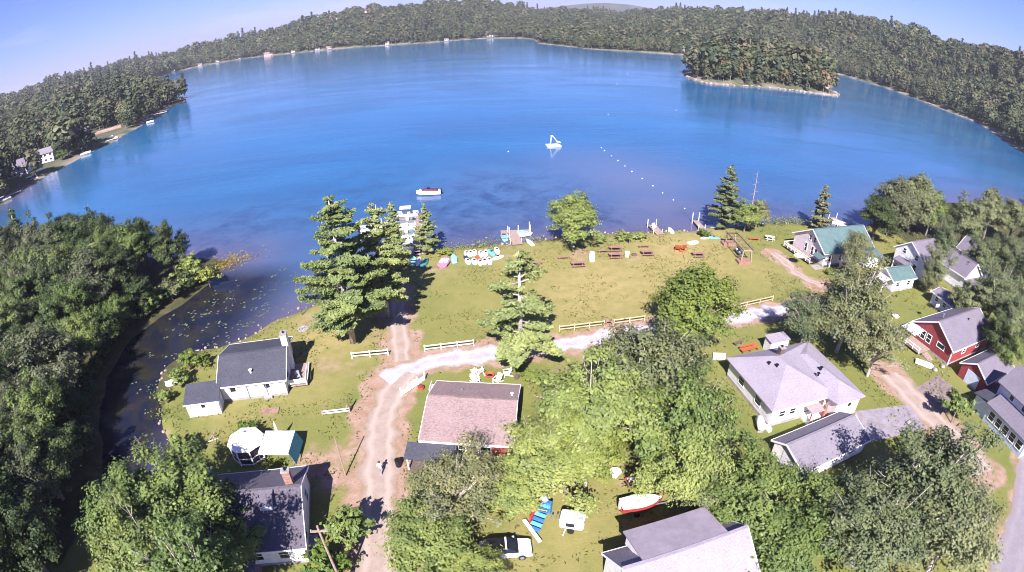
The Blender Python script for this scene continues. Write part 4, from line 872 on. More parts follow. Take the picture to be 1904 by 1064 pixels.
# red barn house
h = thing('barn_house', 'red house with a grey gabled roof and white framed windows at right', 'house', (65.4, 51.3, 0), a14)
L, D = 13.0, 8.6; found(h, L, D); gable(h, L, D, 3.0, 4.1, 5.5, REDW, R_GREY, .4)
for u in (5.0, 6.3, 7.6): window(h, 'l', u, 1.2, .85, 1.3, L, D)
window(h, 'l', 2.4, 1.7, 1.5, .7, L, D); window(h, 'f', 4.2, 1.3, 1.0, .9, L, D); window(h, 'f', 9.0, 1.3, 1.0, .9, L, D)
MB().box(-.06, -.06, 0, .1, .1, 2.75).build('corner_board', WPAINT, h)
dk = MB()
for i in range(9): dk.box(-3.4, 4.0+i*.5, .42, -.06, 4.45+i*.5, .5)
dk.build('deck', WOOD, h)
rl = MB(); rl.box(-3.4, 8.4, 1.3, -.1, 8.5, 1.4); rl.box(-3.45, 4.0, 1.3, -3.35, 8.5, 1.4); rl.box(-3.45, 4.0, .85, -3.35, 8.5, .92)
for y in (4.05, 5.5, 7, 8.4): rl.box(-3.45, y-.05, .5, -3.35, y+.05, 1.3)
rl.build('deck_railing', WPAINT, h)
for i in range(5): MB().box(-2.6, 3.55-.34*i, 0, -1.2, 3.88-.34*i, .42-.08*i).build('step', WOOD, h)
MB().slab([(-3.2, 6.0, 2.5), (-.5, 6.0, 2.75), (-.5, 9.0, 2.75), (-3.2, 9.0, 2.5)], .06).build('awning', BLUEW, h)
vent(h, 3.0, 5.4, 4.9, .5, .12); vent(h, 8, 3.0, 4.7, .3, .1, BLACK)
h = thing('garage', 'small red garage with a grey gabled roof beside the red house', 'garage', (66.9, 43.6, 0), a14)
L, D = 9.2, 5.2; gable(h, L, D, 2.4, 2.6, 3.9, REDW, R_GREY, .35)
MB().box(-.06, 1.3, 0, -.003, 3.9, 2.1).build('garage_door', BLUEW, h); window(h, 'f', 4.5, 1.0, .9, .8, L, D)

# pale blue house at the right edge
h = thing('house', 'pale blue house with a sunroom and small grey roofs at the right edge', 'house', (63.6, 30.6, 0), R(6))
MB().box(0, 0, 0, 2.8, 8.2, 2.7).build('sunroom_wall', BLUEW, h)
for i in range(5): window(h, 'l', 1.0+i*1.5, .9, 1.0, 1.2, 2.8, 8.2)
MB().slab([(-.4, -.4, 2.75), (2.85, -.4, 3.55), (2.85, 8.6, 3.55), (-.4, 8.6, 2.75)], .14).build('sunroom_roof', R_GREY, h)
hh = MB(); hh.box(2.8, -1, 0, 10.6, 9.4, 5.0); hh.build('wall', BLUEW, h)
MB().slab([(2.3, -1.4, 4.9), (6.7, -1.4, 6.9), (6.7, 9.8, 6.9), (2.3, 9.8, 4.9)], .16).build('roof', R_GREY, h)
MB().slab([(6.7, -1.4, 6.9), (11.1, -1.4, 4.9), (11.1, 9.8, 4.9), (6.7, 9.8, 6.9)], .16).build('roof', R_GREY, h)
MB().add([(2.8, -.99, 4.99), (10.6, -.99, 4.99), (6.7, -.99, 6.75), (2.8, 9.39, 4.99), (10.6, 9.39, 4.99), (6.7, 9.39, 6.75)], [(0, 1, 2), (5, 4, 3), (0, 3, 4, 1), (1, 4, 5, 2), (2, 5, 3, 0)]).build('gable_wall', BLUEW, h)
for u in (1.0, 3.6, 6.2):
    mb = MB(); mb.box(2.7, u, 3.75, 2.795, u+.9, 4.75); o = mb.build('window', WPAINT, h); MB().box(2.66, u+.1, 3.85, 2.705, u+.8, 4.65).build('pane', GLASS, o)
MB().box(.2, 8.3, 0, 5.5, 11.0, 2.3).build('rear_wing_wall', BLUEW, h); MB().slab([(-.2, 8.62, 3.0), (5.9, 8.62, 3.0), (5.9, 11.4, 2.35), (-.2, 11.4, 2.35)], .12).build('rear_wing_roof', R_DARK, h)

# green roofed house
h = thing('house', 'white lakeside house with a wide green metal roof and railed deck', 'house', (59.3, 84.9, 0), R(12))
L, D = 14.2, 9.6; found(h, L, D); gable(h, L, D, 3.2, 4.2, 6.1, PINKW, R_GREEN, .45)
MB().slab([(-.47, -.47, 3.02), (8.0, -1.6, 2.7), (14.7, -4.2, 2.3), (14.67, -.47, 3.02)], .12).build('porch_roof', R_GREEN, h)
MB().box(9.6, -3.0, 0, 13.9, -.03, 2.3).build('porch_wall', WHITE, h)
for x in (1.2, 4.2, 7.2): MB().box(x-.09, -1.0, 0, x+.09, -.82, 2.75).build('porch_post', WPAINT, h)
for u in (2.5, 3.6, 5.6): window(h, 'l', u, .9, .7, 1.7, L, D)
for u in (3.4, 4.8): window(h, 'l', u, 3.6, .6, 1.0, L, D)
for u in (2, 5, 8): window(h, 'f', u, 1, 1.2, 1.2, L, D)
dk = MB()
for i in range(8): dk.box(-2.6+i*.32, 1.0, .5, -2.32+i*.32, 9.4, .56)
dk.build('deck', WOOD, h)
rl = MB()
for z in (1.0, 1.4): rl.box(-2.7, 1.0, z, -2.6, 9.4, z+.1)
rl.box(-2.7, 9.35, 1.4, 0, 9.45, 1.5)
for i in range(8): rl.box(-2.7, 1.0+i*1.19, .5, -2.6, 1.1+i*1.19, 1.4)
rl.build('deck_railing', WPAINT, h)
MB().box(-2.4, -.8, 0, -.2, .9, .06).build('walkway', CONC, h)
MB().slab([(-2.3, -.9, 2.3), (.2, -.9, 2.5), (.2, 1.3, 2.5), (-2.3, 1.3, 2.3)], .07).build('entry_roof', R_GREEN, h)
t = thing('patio_umbrella', 'white table umbrella on the lawn in front of the green roofed house', 'umbrella', at(1482, 493), 0)
MB().tube([(0, 0, 0), (0, 0, 2.2)], .03, 6).build('pole', METAL, t); MB().lathe([(1.1, 1.95), (.6, 2.2), (.02, 2.42)], 10).build('canopy', WPAINT, t)
h = thing('cottage', 'small white cottage with a green roof between the big houses', 'cottage', (69.4, 74.3, 0), R(11))
L, D = 6.8, 4.6; found(h, L, D); gable(h, L, D, 2.5, 2.3, 3.8, WHITE, R_GREEN, .35)
for u in (1.6, 5.0): window(h, 'f', u, 1, .9, 1, L, D)
door(h, 'f', 3.3, .9, 2, L, D, LAV); window(h, 'l', 2.2, 1, .9, 1, L, D)
MB().slab([(-2.4, .4, 2.2), (-.36, .4, 2.5), (-.36, 4.2, 2.5), (-2.4, 4.2, 2.2)], .08).build('porch_roof', plain('pink_felt', (.45, .38, .40), .1), h)
for y in (.6, 4.0): MB().box(-2.3, y-.06, 0, -2.18, y+.06, 2.15).build('porch_post', WPAINT, h)
h = thing('house', 'grey gabled house with a shaded white end behind trees at right', 'house', (80.2, 78.2, 0), a14)
L, D = 10, 8; found(h, L, D); gable(h, L, D, 4.2, 4.2, 6.8, WHITE, R_GREY, .4)
for u in (2.2, 5.6): window(h, 'l', u, 1.2, .9, 1.4, L, D); window(h, 'l', u, 3.6 if u < 3 else 3.7, .8, 1.0, L, D)
for u in (2, 5, 8): window(h, 'f', u, 1.2, 1, 1.3, L, D)
MB().slab([(-2.6, 2.0, 2.5), (-.45, 2.0, 2.9), (-.45, 6.4, 2.9), (-2.6, 6.4, 2.5)], .1).build('porch_roof', R_GREY, h)
for y in (2.2, 6.2): MB().box(-2.5, y-.07, 0, -2.36, y+.07, 2.45).build('porch_post', WPAINT, h)
MB().box(-2.6, 2.0, 0, -.04, 6.4, .3).build('porch_floor', WOOD, h)
h = thing('house', 'bright white gable end with a small grey porch roof among right trees', 'house', (88.6, 73.4, 0), R(10))
L, D = 6.0, 7.5; found(h, L, D); gable(h, L, D, 3.7, 3.0, 6.2, WHITE, R_GREY, .4, axis='y')
window(h, 'f', 2.0, 1.0, .9, 1.3, L, D); window(h, 'f', 3.9, 1.0, .9, 1.3, L, D)
MB().slab([(-.2, -2.4, 2.3), (5.0, -2.4, 2.3), (5.0, -.1, 2.9), (-.2, -.1, 2.9)], .1).build('porch_roof', R_GREY, h)
for x in (0, 4.8): MB().box(x-.06, -2.3, 0, x+.06, -2.18, 2.28).build('porch_post', WPAINT, h)
h = thing('shed', 'long low shed with a slate blue roof left of the red house ridge', 'shed', (77.2, 62.4, 0), R(5))
L, D = 4.2, 7.6; gable(h, L, D, 2.4, 2.1, 3.0, BLUEW, R_MID, .3, axis='y'); door(h, 'f', 2.1, 1.0, 2.0, L, D, DARKWOOD)
for u in (1.6, 4.0, 6.2): window(h, 'l', u, 1.1, .8, .8, L, D)
h = thing('house', 'narrow white house almost hidden by the trees at the right edge', 'house', (98.5, 78.5, 0), R(12))
L, D = 6, 7; gable(h, L, D, 4.6, 3, 7.0, WHITE, R_GREY, .3, axis='y')
for u in (1.6, 4.2):
    for z in (1, 3.2): window(h, 'f', u, z, .9, 1.1, L, D)

# village houses and cottages round the lake
def land_at(px, py):
    dx, dy = px - PW/2, PH/2 - py; r = math.hypot(dx, dy); t = r/FPX; d = fw*math.cos(t) + (rt*dx/r + up*dy/r)*math.sin(t)
    k = np.arange(60, 1900, 3.0); q = np.array([0, 0, CAM_H]) + k[:, None]*d
    zz = hill_z(q[:, :2])[0]; i = np.argmax(q[:, 2] <= zz + .01) if (q[:, 2] <= zz+.01).any() else len(k)-1
    return Vector((q[i, 0], q[i, 1], float(zz[i])))
def small_house(px, py, L, D, hw, zr, wallm, roofm, label, name='lake_house', rot=None, lift=0):
    p = land_at(px, py); a = -math.atan2(p.x, p.y) if rot is None else rot
    h = thing(name, label, 'house', (p.x, p.y, p.z-.4+lift), a)
    MB().box(-L/2-.03, -D/2-.03, -3, L/2+.03, D/2+.03, .3).build('foundation', CONC, h)
    mb = MB(); t = .14
    A = [(x, s, z) for x in (-L/2, L/2) for s, z in ((-D/2, 0), (D/2, 0), (D/2, hw-.1), (0, zr-.1), (-D/2, hw-.1))]
    mb.add(A, [(0, 1, 2, 3, 4), (9, 8, 7, 6, 5)]+[(i, i+5, (i+1) % 5+5, (i+1) % 5) for i in range(5)]); mb.build('wall', wallm, h)
    o = .5; k = (zr-hw)/(D/2); r = MB()
    r.slab([(-L/2-o, -D/2-o, hw-k*o), (L/2+o, -D/2-o, hw-k*o), (L/2+o, 0, zr), (-L/2-o, 0, zr)], t); r.slab([(-L/2-o, 0, zr), (L/2+o, 0, zr), (L/2+o, D/2+o, hw-k*o), (-L/2-o, D/2+o, hw-k*o)], t); r.build('roof', roofm, h)
    n = max(2, int(L/3))
    for fl in range(1 if hw < 4 else 2):
        for i in range(n):
            u = -L/2+L*(i+.5)/n; f = MB().box(u-.75, -D/2-.06, 1.0+2.6*fl, u+.75, -D/2-.003, 2.3+2.6*fl).build('window', WPAINT, h); MB().box(u-.62, -D/2-.09, 1.12+2.6*fl, u+.62, -D/2-.062, 2.18+2.6*fl).build('pane', GLASS, f)
    return h
small_house(35, 326, 16, 10, 5.0, 8.5, PINKW, R_GREY, 'grey roofed pinkish house nearest on the left shore of the lake', rot=R(25))
small_house(90, 299, 10, 9, 5.6, 8.0, WHITE, R_MID, 'two storey white house second along the left shore', rot=R(30))
small_house(150, 258, 14, 10, 4.0, 7.0, PINKW, R_GREY, 'low grey house by the terrace on the left shore', rot=R(35))
small_house(212, 208, 9, 8, 4.0, 7.0, WHITE, R_GREY, 'pale house among the trees above the left shore terrace', rot=R(30))
t = land_at(190, 246); p = MB().box(-14, -6, -2, 14, 6, .8).build('stone_terrace', plain('terrace_earth', (.38, .25, .22), .25, .2)); p.location = t; p.rotation_euler.z = R(42); tag(p, 'pinkish bare terrace beside the shore on the left', 'terrace')
small_house(628, 46, 34, 14, 8, 13, CREAM, plain('dark_red_roof', (.16, .06, .06), .2), 'wide pale house high on the far hill, left one of two', lift=9)
small_house(688, 33, 22, 14, 7, 12, CREAM, plain('dark_red_roof', (.16, .06, .06), .2), 'smaller pale house high on the far hill, right one of two', lift=9)
small_house(912, 69, 14, 10, 6, 11, WHITE, R_GREY, 'white house at the water at the far end of the lake')
small_house(1260, 96, 17, 10, 4.5, 7.5, CREAM, R_PALE, 'pale cottage on the shore left of the wooded island')
small_house(1470, 112, 7, 7, 9, 13, WHITE, WPAINT, 'white spot of a house above the wooded island', lift=6)
small_house(500, 104, 20, 10, 5, 8, plain('salmon_wall', (.6, .33, .27), .1), R_TAN, 'salmon coloured boathouse on the far left shore')
for i, px in enumerate((322, 372, 405, 448, 545, 590, 612, 720, 830)):
    py = np.interp(px, [310, 350, 400, 480, 560, 640, 700, 800, 870], [138, 128, 118, 106, 98, 90, 86, 80, 73.5]) + .2
    small_house(px, py-2.2, rnd.uniform(6, 10), 6, rnd.uniform(2.4, 3.2), rnd.uniform(4, 5.2), rnd.choice([PINKW, CREAM, plain('beige_wall', (.42, .36, .33), .1), WHITE]), rnd.choice([R_GREY, R_TAN, R_MID]), 'tiny pale cottage in the row along the far left shore')['group'] = 'cottages in a row along the far shore'

# ------------------------------------------------------------------ fences
def rail_fence(p, q, n, hgt, railm, postm, label, rails=2, rw=.13, cat='fence'):
    p, q = Vector(p), Vector(q); L = (q-p).length; a = math.atan2(q.y-p.y, q.x-p.x)
    t = thing('rail_fence', label, cat, p, a)
    for i in range(n+1): MB().box(L*i/n-.06, -.06, -.1, L*i/n+.06, .06, hgt+.06).build('post', postm, t)
    for i in range(n):
        for k in range(rails):
            z = hgt-.12-k*(hgt-.18)/max(1, rails-.35); x0 = L*i/n+.065; x1 = L*(i+1)/n-.065
            MB().box(x0, -.03, z-rw/2, x1, .03, z+rw/2+.02*rnd.random()).build('rail', railm, t)
    return t
rail_fence(at(655, 667), at(722, 661), 2, 1.0, CREAM, WPAINT, 'white two rail fence left of the dirt lane')
rail_fence(at(790, 654), at(881, 643), 3, 1.0, CREAM, WPAINT, 'white two rail fence right of the dirt lane above the gravel road')
rail_fence(at(1040, 617), at(1123, 607), 3, 1.0, WOODY, WOODY, 'raw yellow wood rail fence behind the gravel road, left half')
rail_fence(at(1141, 605), at(1198, 597), 2, 1.0, WOODY, WOODY, 'raw yellow wood rail fence just left of the round ash tree')
rail_fence(at(1362, 577), at(1436, 560), 3, 1.0, WOODY, WOODY, 'raw yellow wood rail fence right of the round ash tree')
rail_fence(at(600, 773), at(651, 767), 1, .75, CREAM, WOOD, 'short weathered two rail fence beside the dirt road')
t = thing('gate', 'two pinkish gate posts between the yellow rail fences', 'gate', at(1132, 606), 0)
for x in (-.45, .45): MB().box(x-.12, -.12, 0, x+.12, .12, 1.2).build('post', WOODR, t)
MB().box(-.32, -.03, .7, .32, .03, 1.0).build('board', WOODR, t)
t = thing('gate_post', 'dark leaning gate post with a brace at the end of the short fence', 'post', at(650, 766), R(20))
MB().beam((0, 0, -.1), (.05, 0, 1.9), .16).build('post', DARKWOOD, t); MB().beam((-.7, 0, 0), (0, 0, 1.3), .09).build('brace', WOOD, t)
# white arched entrance fence by the road
t = thing('entrance_fence', 'white curved picket fence with an arch at the bend of the dirt road', 'fence', at(770, 722), R(52))
for i in range(15):
    x = -1.9+i*.27; hh = .75+.45*math.exp(-(x/.6)**2)
    MB().box(x-.09, -.02, .12, x+.09, .02, hh+.1).build('picket', WPAINT, t)
for z in (.25, .62): MB().box(-2.0, .022, z, 2.0, .07, z+.09).build('rail', WPAINT, t)
for x in (-2.0, -.75, .75, 2.0): MB().box(x-.07, .075, 0, x+.07, .2, 1.25).build('post', WPAINT, t)
t = thing('flower_tub', 'rusty brown flower tub behind the white curved fence', 'tub', at(783, 724), 0)
MB().lathe([(.34, 0), (.42, .4), (.36, .41), (.34, .3)], 10).build('pot', ORANGE, t); MB().lathe([(.34, .31), (.4, .5), (.1, .66)], 7).build('flowers', plain('dark_red_flowers', (.2, .03, .03), .5, 20), t)

# ------------------------------------------------------------------ furniture
def adirondack(loc, rot, mat, label, group=None, sc=1.15):
    t = thing('garden_chair', label, 'chair', loc, rot, group); t.scale = (sc,)*3
    for i in range(4): MB().beam((-.28+.0, -.32+i*.15, .36-.025*i), (.28, -.32+i*.15, .36-.025*i), .13, .03).build('seat_slat', mat, t)
    for i in range(4): MB().beam((-.24+i*.16, .2, .3), (-.26+i*.175, .52, 1.02-.04*abs(i-1.5)), .13, .03).build('back_slat', mat, t)
    for s in (-.33, .33):
        MB().box(s-.07, -.42, .56, s+.07, .34, .59).build('armrest', mat, t); MB().beam((s, -.34, 0), (s, -.34, .56), .07).build('leg', mat, t); MB().beam((s, -.3, .33), (s, .62, .02), .1, .05).build('leg', mat, t)
    return t
adirondack(at(884, 697), R(150), CREAM, 'white garden chair left one of the pair facing the red fire pit')
adirondack(at(893, 695), R(200), CREAM, 'white garden chair right one of the pair facing the red fire pit')
adirondack(at(884, 711), R(40), CREAM, 'white garden chair nearest the back edge of the tan roof')
adirondack(at(925, 711), R(-40), CREAM, 'white low garden chair below the red fire pit')
adirondack(at(943, 698), R(-80), CREAM, 'white garden chair at the right of the red fire pit')
t = thing('fire_pit', 'round red fire pit between the white garden chairs', 'fire pit', at(911, 700), 0)
MB().lathe([(.5, 0), (.6, .35), (.5, .36), (.42, .1)], 12).build('bowl', ORANGE, t); MB().lathe([(.4, .12), (.2, .3), (.02, .34)], 8).build('ash', BLACK, t)
MB().lathe([(.28, 0), (.32, .5), (.2, .52)], 10).build('log_bin', DARKWOOD, thing('log_bin', 'dark brown bin beside the lime shrub behind the tan roof', 'bin', at(961, 704), 0))
t = thing('garden_bench', 'white bench against the left edge of the tan roofed cottage', 'bench', at(805, 728), R(85))
MB().box(-.8, -.25, .4, .8, .2, .46).build('seat', WPAINT, t); MB().box(-.8, .2, .46, .8, .26, 1.0).build('backrest', WPAINT, t)
for x in (-.7, .7): MB().box(x-.05, -.22, 0, x+.05, .2, .4).build('leg', WPAINT, t)
adirondack(at(1260, 466), R(160), ORANGE, 'orange red garden chair on the lawn, left one of two', sc=1.5)
adirondack(at(1268, 466), R(-160), ORANGE, 'orange red garden chair on the lawn, right one of two', sc=1.5)
adirondack(at(636, 628), R(30), GREYP, 'grey chair on the grass left of the pale pine trunk')
def picnic(loc, rot, mat, label, L=2.4):
    t = thing('picnic_table', label, 'picnic table', loc, rot)
    for i in range(4): MB().box(-L/2, -.42+i*.215, .73, L/2, -.42+i*.215+.2, .78).build('table_board', mat, t)
    for s in (-1, 1):
        for k in (0, 1): y = s*(.74+k*.17); MB().box(-L/2, y-.075, .43, L/2, y+.075, .47).build('bench_board', mat, t)
        x = s*(L/2-.4)
        MB().beam((x, -.75, 0), (x, -.2, .72), .1, .05).build('leg', mat, t); MB().beam((x, .75, 0), (x, .2, .72), .1, .05).build('leg', mat, t); MB().box(x-.03, -.86, .37, x+.03, .86, .425).build('crossbar', mat, t)
    return t
for px, py, a, lab in [(1074, 495, 5, 'weathered picnic table nearest the big lawn tree on the left'), (1144, 466, 2, 'picnic table at the back left of the middle table group'), (1144, 479, 2, 'picnic table left of the white drum on the lawn'),
                       (1203, 474, 4, 'picnic table right of the white drum on the lawn'), (1298, 477, 2, 'picnic table alone between the orange chairs and the swing arbor')]:
    picnic(at(px, py), R(a), WOODR, lab)
picnic(at(1431, 446), R(-20), CREAM, 'white picnic table at the right end of the lawn by the shore', 2.0)
def bench(loc, rot, mat, label, L=2.2):
    t = thing('bench', label, 'bench', loc, rot)
    for k in (0, 1): MB().box(-L/2, -.25+k*.26, .42, L/2, -.02+k*.26, .47).build('seat_board', mat, t)
    for x in (-L/2+.3, L/2-.3): MB().box(x-.05, -.22, 0, x+.05, .22, .42).build('leg', mat, t)
    return t
bench(at(1048, 482), R(4), WOODR, 'low wooden bench left of the nearest picnic table'); bench(at(1122, 470), R(4), WOODR, 'low wooden bench left of the back picnic table'); bench(at(1197, 461), R(3), WOODR, 'low wooden bench behind the right middle picnic table'); bench(at(995, 492), R(4), WOODR, 'reddish bench half hidden by the thin open spruce', 2.4)
t = thing('fire_ring', 'small dark iron fire ring between two picnic tables', 'fire ring', at(1179, 475), 0); MB().lathe([(.5, 0), (.5, .28), (.42, .28), (.42, .05)], 12).build('ring', plain('rusty_iron', (.16, .08, .06), .4, 6), t); MB().tube([(-.3, .1, .1), (.3, -.1, .2)], .08, 6).build('log', DARKWOOD, t)
t = thing('drum', 'white barrel standing between the middle picnic tables', 'barrel', at(1166, 477), 0); MB().lathe([(.38, 0), (.42, .4), (.42, .55), (.38, .95), (.3, .96)], 12).build('barrel', WPAINT, t); MB().lathe([(.43, .44), (.43, .52)], 12).build('band', METAL, t)
t = thing('paddle_board', 'white board with a blue edge leaning on a stand beside the nearest picnic table', 'board', at(1101, 487), R(4))
MB().slab([(-.4, 0, .1), (.4, 0, .1), (.5, .25, 1.0), (.35, .5, 1.8), (-.35, .5, 1.8), (-.5, .25, 1.0)], .12).build('board', WPAINT, t); MB().beam((0, .7, 0), (0, .5, 1.6), .08).build('stand', WOOD, t); MB().box(-.56, .2, .4, -.46, .3, 1.2).build('edge', BLUEP, t)
# swing arbor
p0, p1 = at(1357, 456), at(1386, 490); a = math.atan2(p1.y-p0.y, p1.x-p0.x)
t = thing('swing_arbor', 'timber swing arbor with a hanging bench seat on the lawn', 'arbor', (p0+p1)/2, a); L = (p1-p0).length
for x in (-L/2, L/2):
    for y in (-1.1, 1.1): MB().beam((x, y, 0), (x, y*.75, 2.6), .22).build('post', WOOD, t)
    MB().beam((x, -1.3, 2.6), (x, 1.3, 2.6), .2).build('beam', WOOD, t)
    MB().slab([(x-1.2, -1.6, .5), (x+.6, -1.6, .5), (x+.6, .9, .55), (x-1.2, .9, .55)], .5).build('planter', WOODR, t)
for y in (-1.05, 1.05): MB().beam((-L/2-.4, y, 2.75), (L/2+.4, y, 2.75), .16).build('beam', DARKWOOD, t)
for i in range(5): MB().beam((-L/2+.5+i*(L-1)/4, -1.4, 2.9), (-L/2+.5+i*(L-1)/4, 1.4, 2.9), .10).build('rafter', DARKWOOD, t)
MB().box(-1.3, -.3, .5, 1.3, .3, .6).build('swing_seat', DARKWOOD, t); MB().box(-1.3, .3, .6, 1.3, .4, 1.2).build('swing_back', DARKWOOD, t)
for x in (-1.2, 1.2): MB().tube([(x, 0, .6), (x, 0, 2.7)], .02, 5).build('chain', METAL, t)
for k, (x, c) in enumerate(((-.7, WPAINT), (.1, NAVY), (.8, LBLUE))): MB().cbox((x, .05, .72), (.55, .3, .24)).build('cushion', c, t, .05)
bench(at(1402, 447), R(-10), ORANGE, 'orange bench beyond the swing arbor by the shore', 2.4)
bench(at(1372, 641), R(20), DARKWOOD, 'small dark bench on the grass behind the white hip roofed house', 1.6)
MB().slab([(-1.1, -.5, .3), (.7, -.7, .3), (1.2, .3, .3), (-.6, .7, .3)], .28).build('slab', WPAINT, thing('stone_slab', 'flat white slab on the grass at the back left corner of the hip roof', 'slab', at(1336, 664), R(5)))
MB().lathe([(.5, 0), (.7, .3), (.55, .34), (.4, .2)], 10).build('bowl', WPAINT, thing('bird_bath', 'white round planter on the lawn left of the red house', 'planter', at(1665, 590), 0))
MB().slab([(-1.6, -.6, .45), (1.2, -.7, .45), (1.6, 0, .45), (1.2, .6, .45), (-1.6, .6, .45)], .4).build('hull', GELWHITE, thing('skiff', 'small pale upturned skiff on the grass in front of the red house', 'boat', at(1718, 679), R(-40)), .12)
for px, py, lab in ((1738, 690, 'pale stone beside the corner of the red house'), (1752, 684, 'pale stone at the foot of the red wall')):
    o = MB().lathe([(.3, 0), (.45, .2), (.3, .45), (.05, .5)], 7).build('stone', STONE); o.location = at(px, py); tag(o, lab, 'stone')
t = thing('flag_pole', 'short wooden flag pole on the lawn beside the red house', 'pole', at(1727, 606), 0); MB().tube([(0, 0, 0), (0, 0, 4.5)], [.08, .05], 6).build('pole', WOODR, t); MB().box(.06, -.01, 3.6, .9, .01, 4.2).build('flag', CREAM, t)

# gazebo and canopy tent
t = thing('gazebo', 'white eight sided screened gazebo below the grey cottage', 'gazebo', at(467, 845, .0), R(10)); n = 8; r0 = 2.0
def ring(r, z): return [(r*math.cos(2*math.pi*(k+.5)/n), r*math.sin(2*math.pi*(k+.5)/n), z) for k in range(n)]
b0, b1 = ring(r0, .1), ring(r0, 2.3); e_ = ring(r0+.2, 2.28)
MB().slab(ring(r0+.1, .1), .2).build('floor', WOOD, t)
for k in range(n):
    MB().beam(b0[k], b1[k], .13).build('post', WPAINT, t)
    A, B = Vector(b0[k]), Vector(b0[(k+1) % n]); A1, B1 = Vector(b1[k]), Vector(b1[(k+1) % n])
    sc_ = MB().add([A*.985, B*.985, B1*.985, A1*.985, A*.96, B*.96, B1*.96, A1*.96], [(0, 1, 2, 3), (7, 6, 5, 4), (0, 3, 7, 4), (1, 5, 6, 2)]).build('screen', SCREEN, t)
    MB().beam(A+Vector((0, 0, .95)), B+Vector((0, 0, .95)), .09).build('rail', WPAINT, t)
    MB().beam(A+Vector((0, 0, .12)), B+Vector((0, 0, .12)), .1).build('rail', WPAINT, t)
    mb = MB().add([e_[k], e_[(k+1) % n], (0, 0, 3.35), Vector(e_[k])-Vector((0, 0, .1)), Vector(e_[(k+1) % n])-Vector((0, 0, .1)), (0, 0, 3.2)], [(0, 1, 2), (5, 4, 3), (0, 3, 4, 1), (1, 4, 5, 2), (2, 5, 3, 0)]); mb.build('roof_panel', WPAINT, t)
MB().lathe([(.18, 3.3), (.16, 3.5), (.02, 3.62)], 8).build('finial', WPAINT, t)
t = thing('canopy_tent', 'white square canopy tent with a teal side flap beside the gazebo', 'tent', at(521, 858, .0) + Vector((-.1, .9, 0)), R(5)); w_ = 1.75
for sx in (-1, 1):
    for sy in (-1, 1): MB().tube([(sx*w_, sy*w_, 0), (sx*w_, sy*w_, 2.15)], .035, 6).build('leg', METAL, t)
E4 = [(-w_, -w_, 2.15), (w_, -w_, 2.15), (w_, w_, 2.15), (-w_, w_, 2.15)]
for k in range(4):
    A, B = Vector(E4[k]), Vector(E4[(k+1) % 4]); dn = Vector((0, 0, -.3))
    MB().add([A, B, (0, 0, 2.75), A+dn*.1, B+dn*.1, (0, 0, 2.7)], [(0, 1, 2), (5, 4, 3), (0, 3, 4, 1), (1, 4, 5, 2), (2, 5, 3, 0)]).build('roof_panel', WPAINT, t)
    q = MB().beam((A+B)/2+(A-B)*.499+dn*.55, (A+B)/2-(A-B)*.499+dn*.55, .02, .3); q.build('valance', WPAINT, t)
MB().add([(w_+.02, -w_, 2.1), (w_+.02, w_, 2.1), (w_+.55, w_+.1, .5), (w_+.55, -w_-.1, .5), (w_-.01, -w_, 2.1), (w_-.01, w_, 2.1), (w_+.52, w_+.1, .5), (w_+.52, -w_-.1, .5)], [(0, 1, 2, 3), (7, 6, 5, 4), (0, 3, 7, 4), (1, 5, 6, 2), (3, 2, 6, 7), (0, 4, 5, 1)]).build('side_flap', plain('teal_canvas', (.05, .2, .25), .1), t)
t = thing('folded_umbrella', 'tall folded white umbrella standing behind the canopy tent', 'umbrella', at(522, 822), 0)
MB().tube([(0, 0, 0), (0, 0, 3.1)], .04, 6).build('pole', WPAINT, t); MB().lathe([(.06, 1.4), (.2, 1.6), (.14, 2.5), (.03, 3.15)], 8).build('canopy', CREAM, t); MB().lathe([(.4, 0), (.4, .1), (.1, .12)], 10).build('base', CONC, t)
t = thing('wood_pile', 'dark reddish pile of firewood behind the canopy tent', 'wood pile', at(530, 818), R(8))
for i in range(7):
    for j in range(3): MB().tube([(-.9+i*.28+.1*(j % 2), -.25, .13+j*.22), (-.9+i*.28+.1*(j % 2), .3, .13+j*.22)], .12, 6).build('log', plain('cut_log', (.22, .09, .08), .4, 6), t)
t = thing('sawhorse', 'thin angled wooden sawhorse on the grass left of the gazebo', 'sawhorse', at(398, 820), R(30))
MB().beam((-.9, 0, .1), (.6, .15, .1), .1).build('bar', CREAM, t); MB().beam((-.1, 0, .1), (.5, .6, 1.1), .09).build('leg', WOOD, t); MB().beam((-.5, .5, 0), (.1, .1, .9), .07).build('leg', WOOD, t); MB().beam((.2, -.4, 0), (.1, .1, .9), .07).build('leg', WOOD, t)
MB().box(-.9, -.3, 0, .9, .3, .45).build('box', plain('pale_blue_paint', (.4, .5, .62), .1), thing('storage_box', 'pale blue box at the edge of the tree shadow by the bank', 'box', at(381, 882), R(20)), .04)
t = thing('rowboat', 'small white upturned dinghy in the shrubs on the channel bank', 'boat', at(320, 715, .1), R(25))
MB().tube([(-1.0, 0, .1), (-.7, 0, .2), (0, 0, .26), (.7, 0, .2), (1.1, 0, .1)], [.1, .42, .5, .38, .04], 10).build('hull', AQUA if False else WPAINT, t, smooth=True); MB().box(-1.0, -.03, .62, .8, .03, .7).build('keel', AQUA, t)

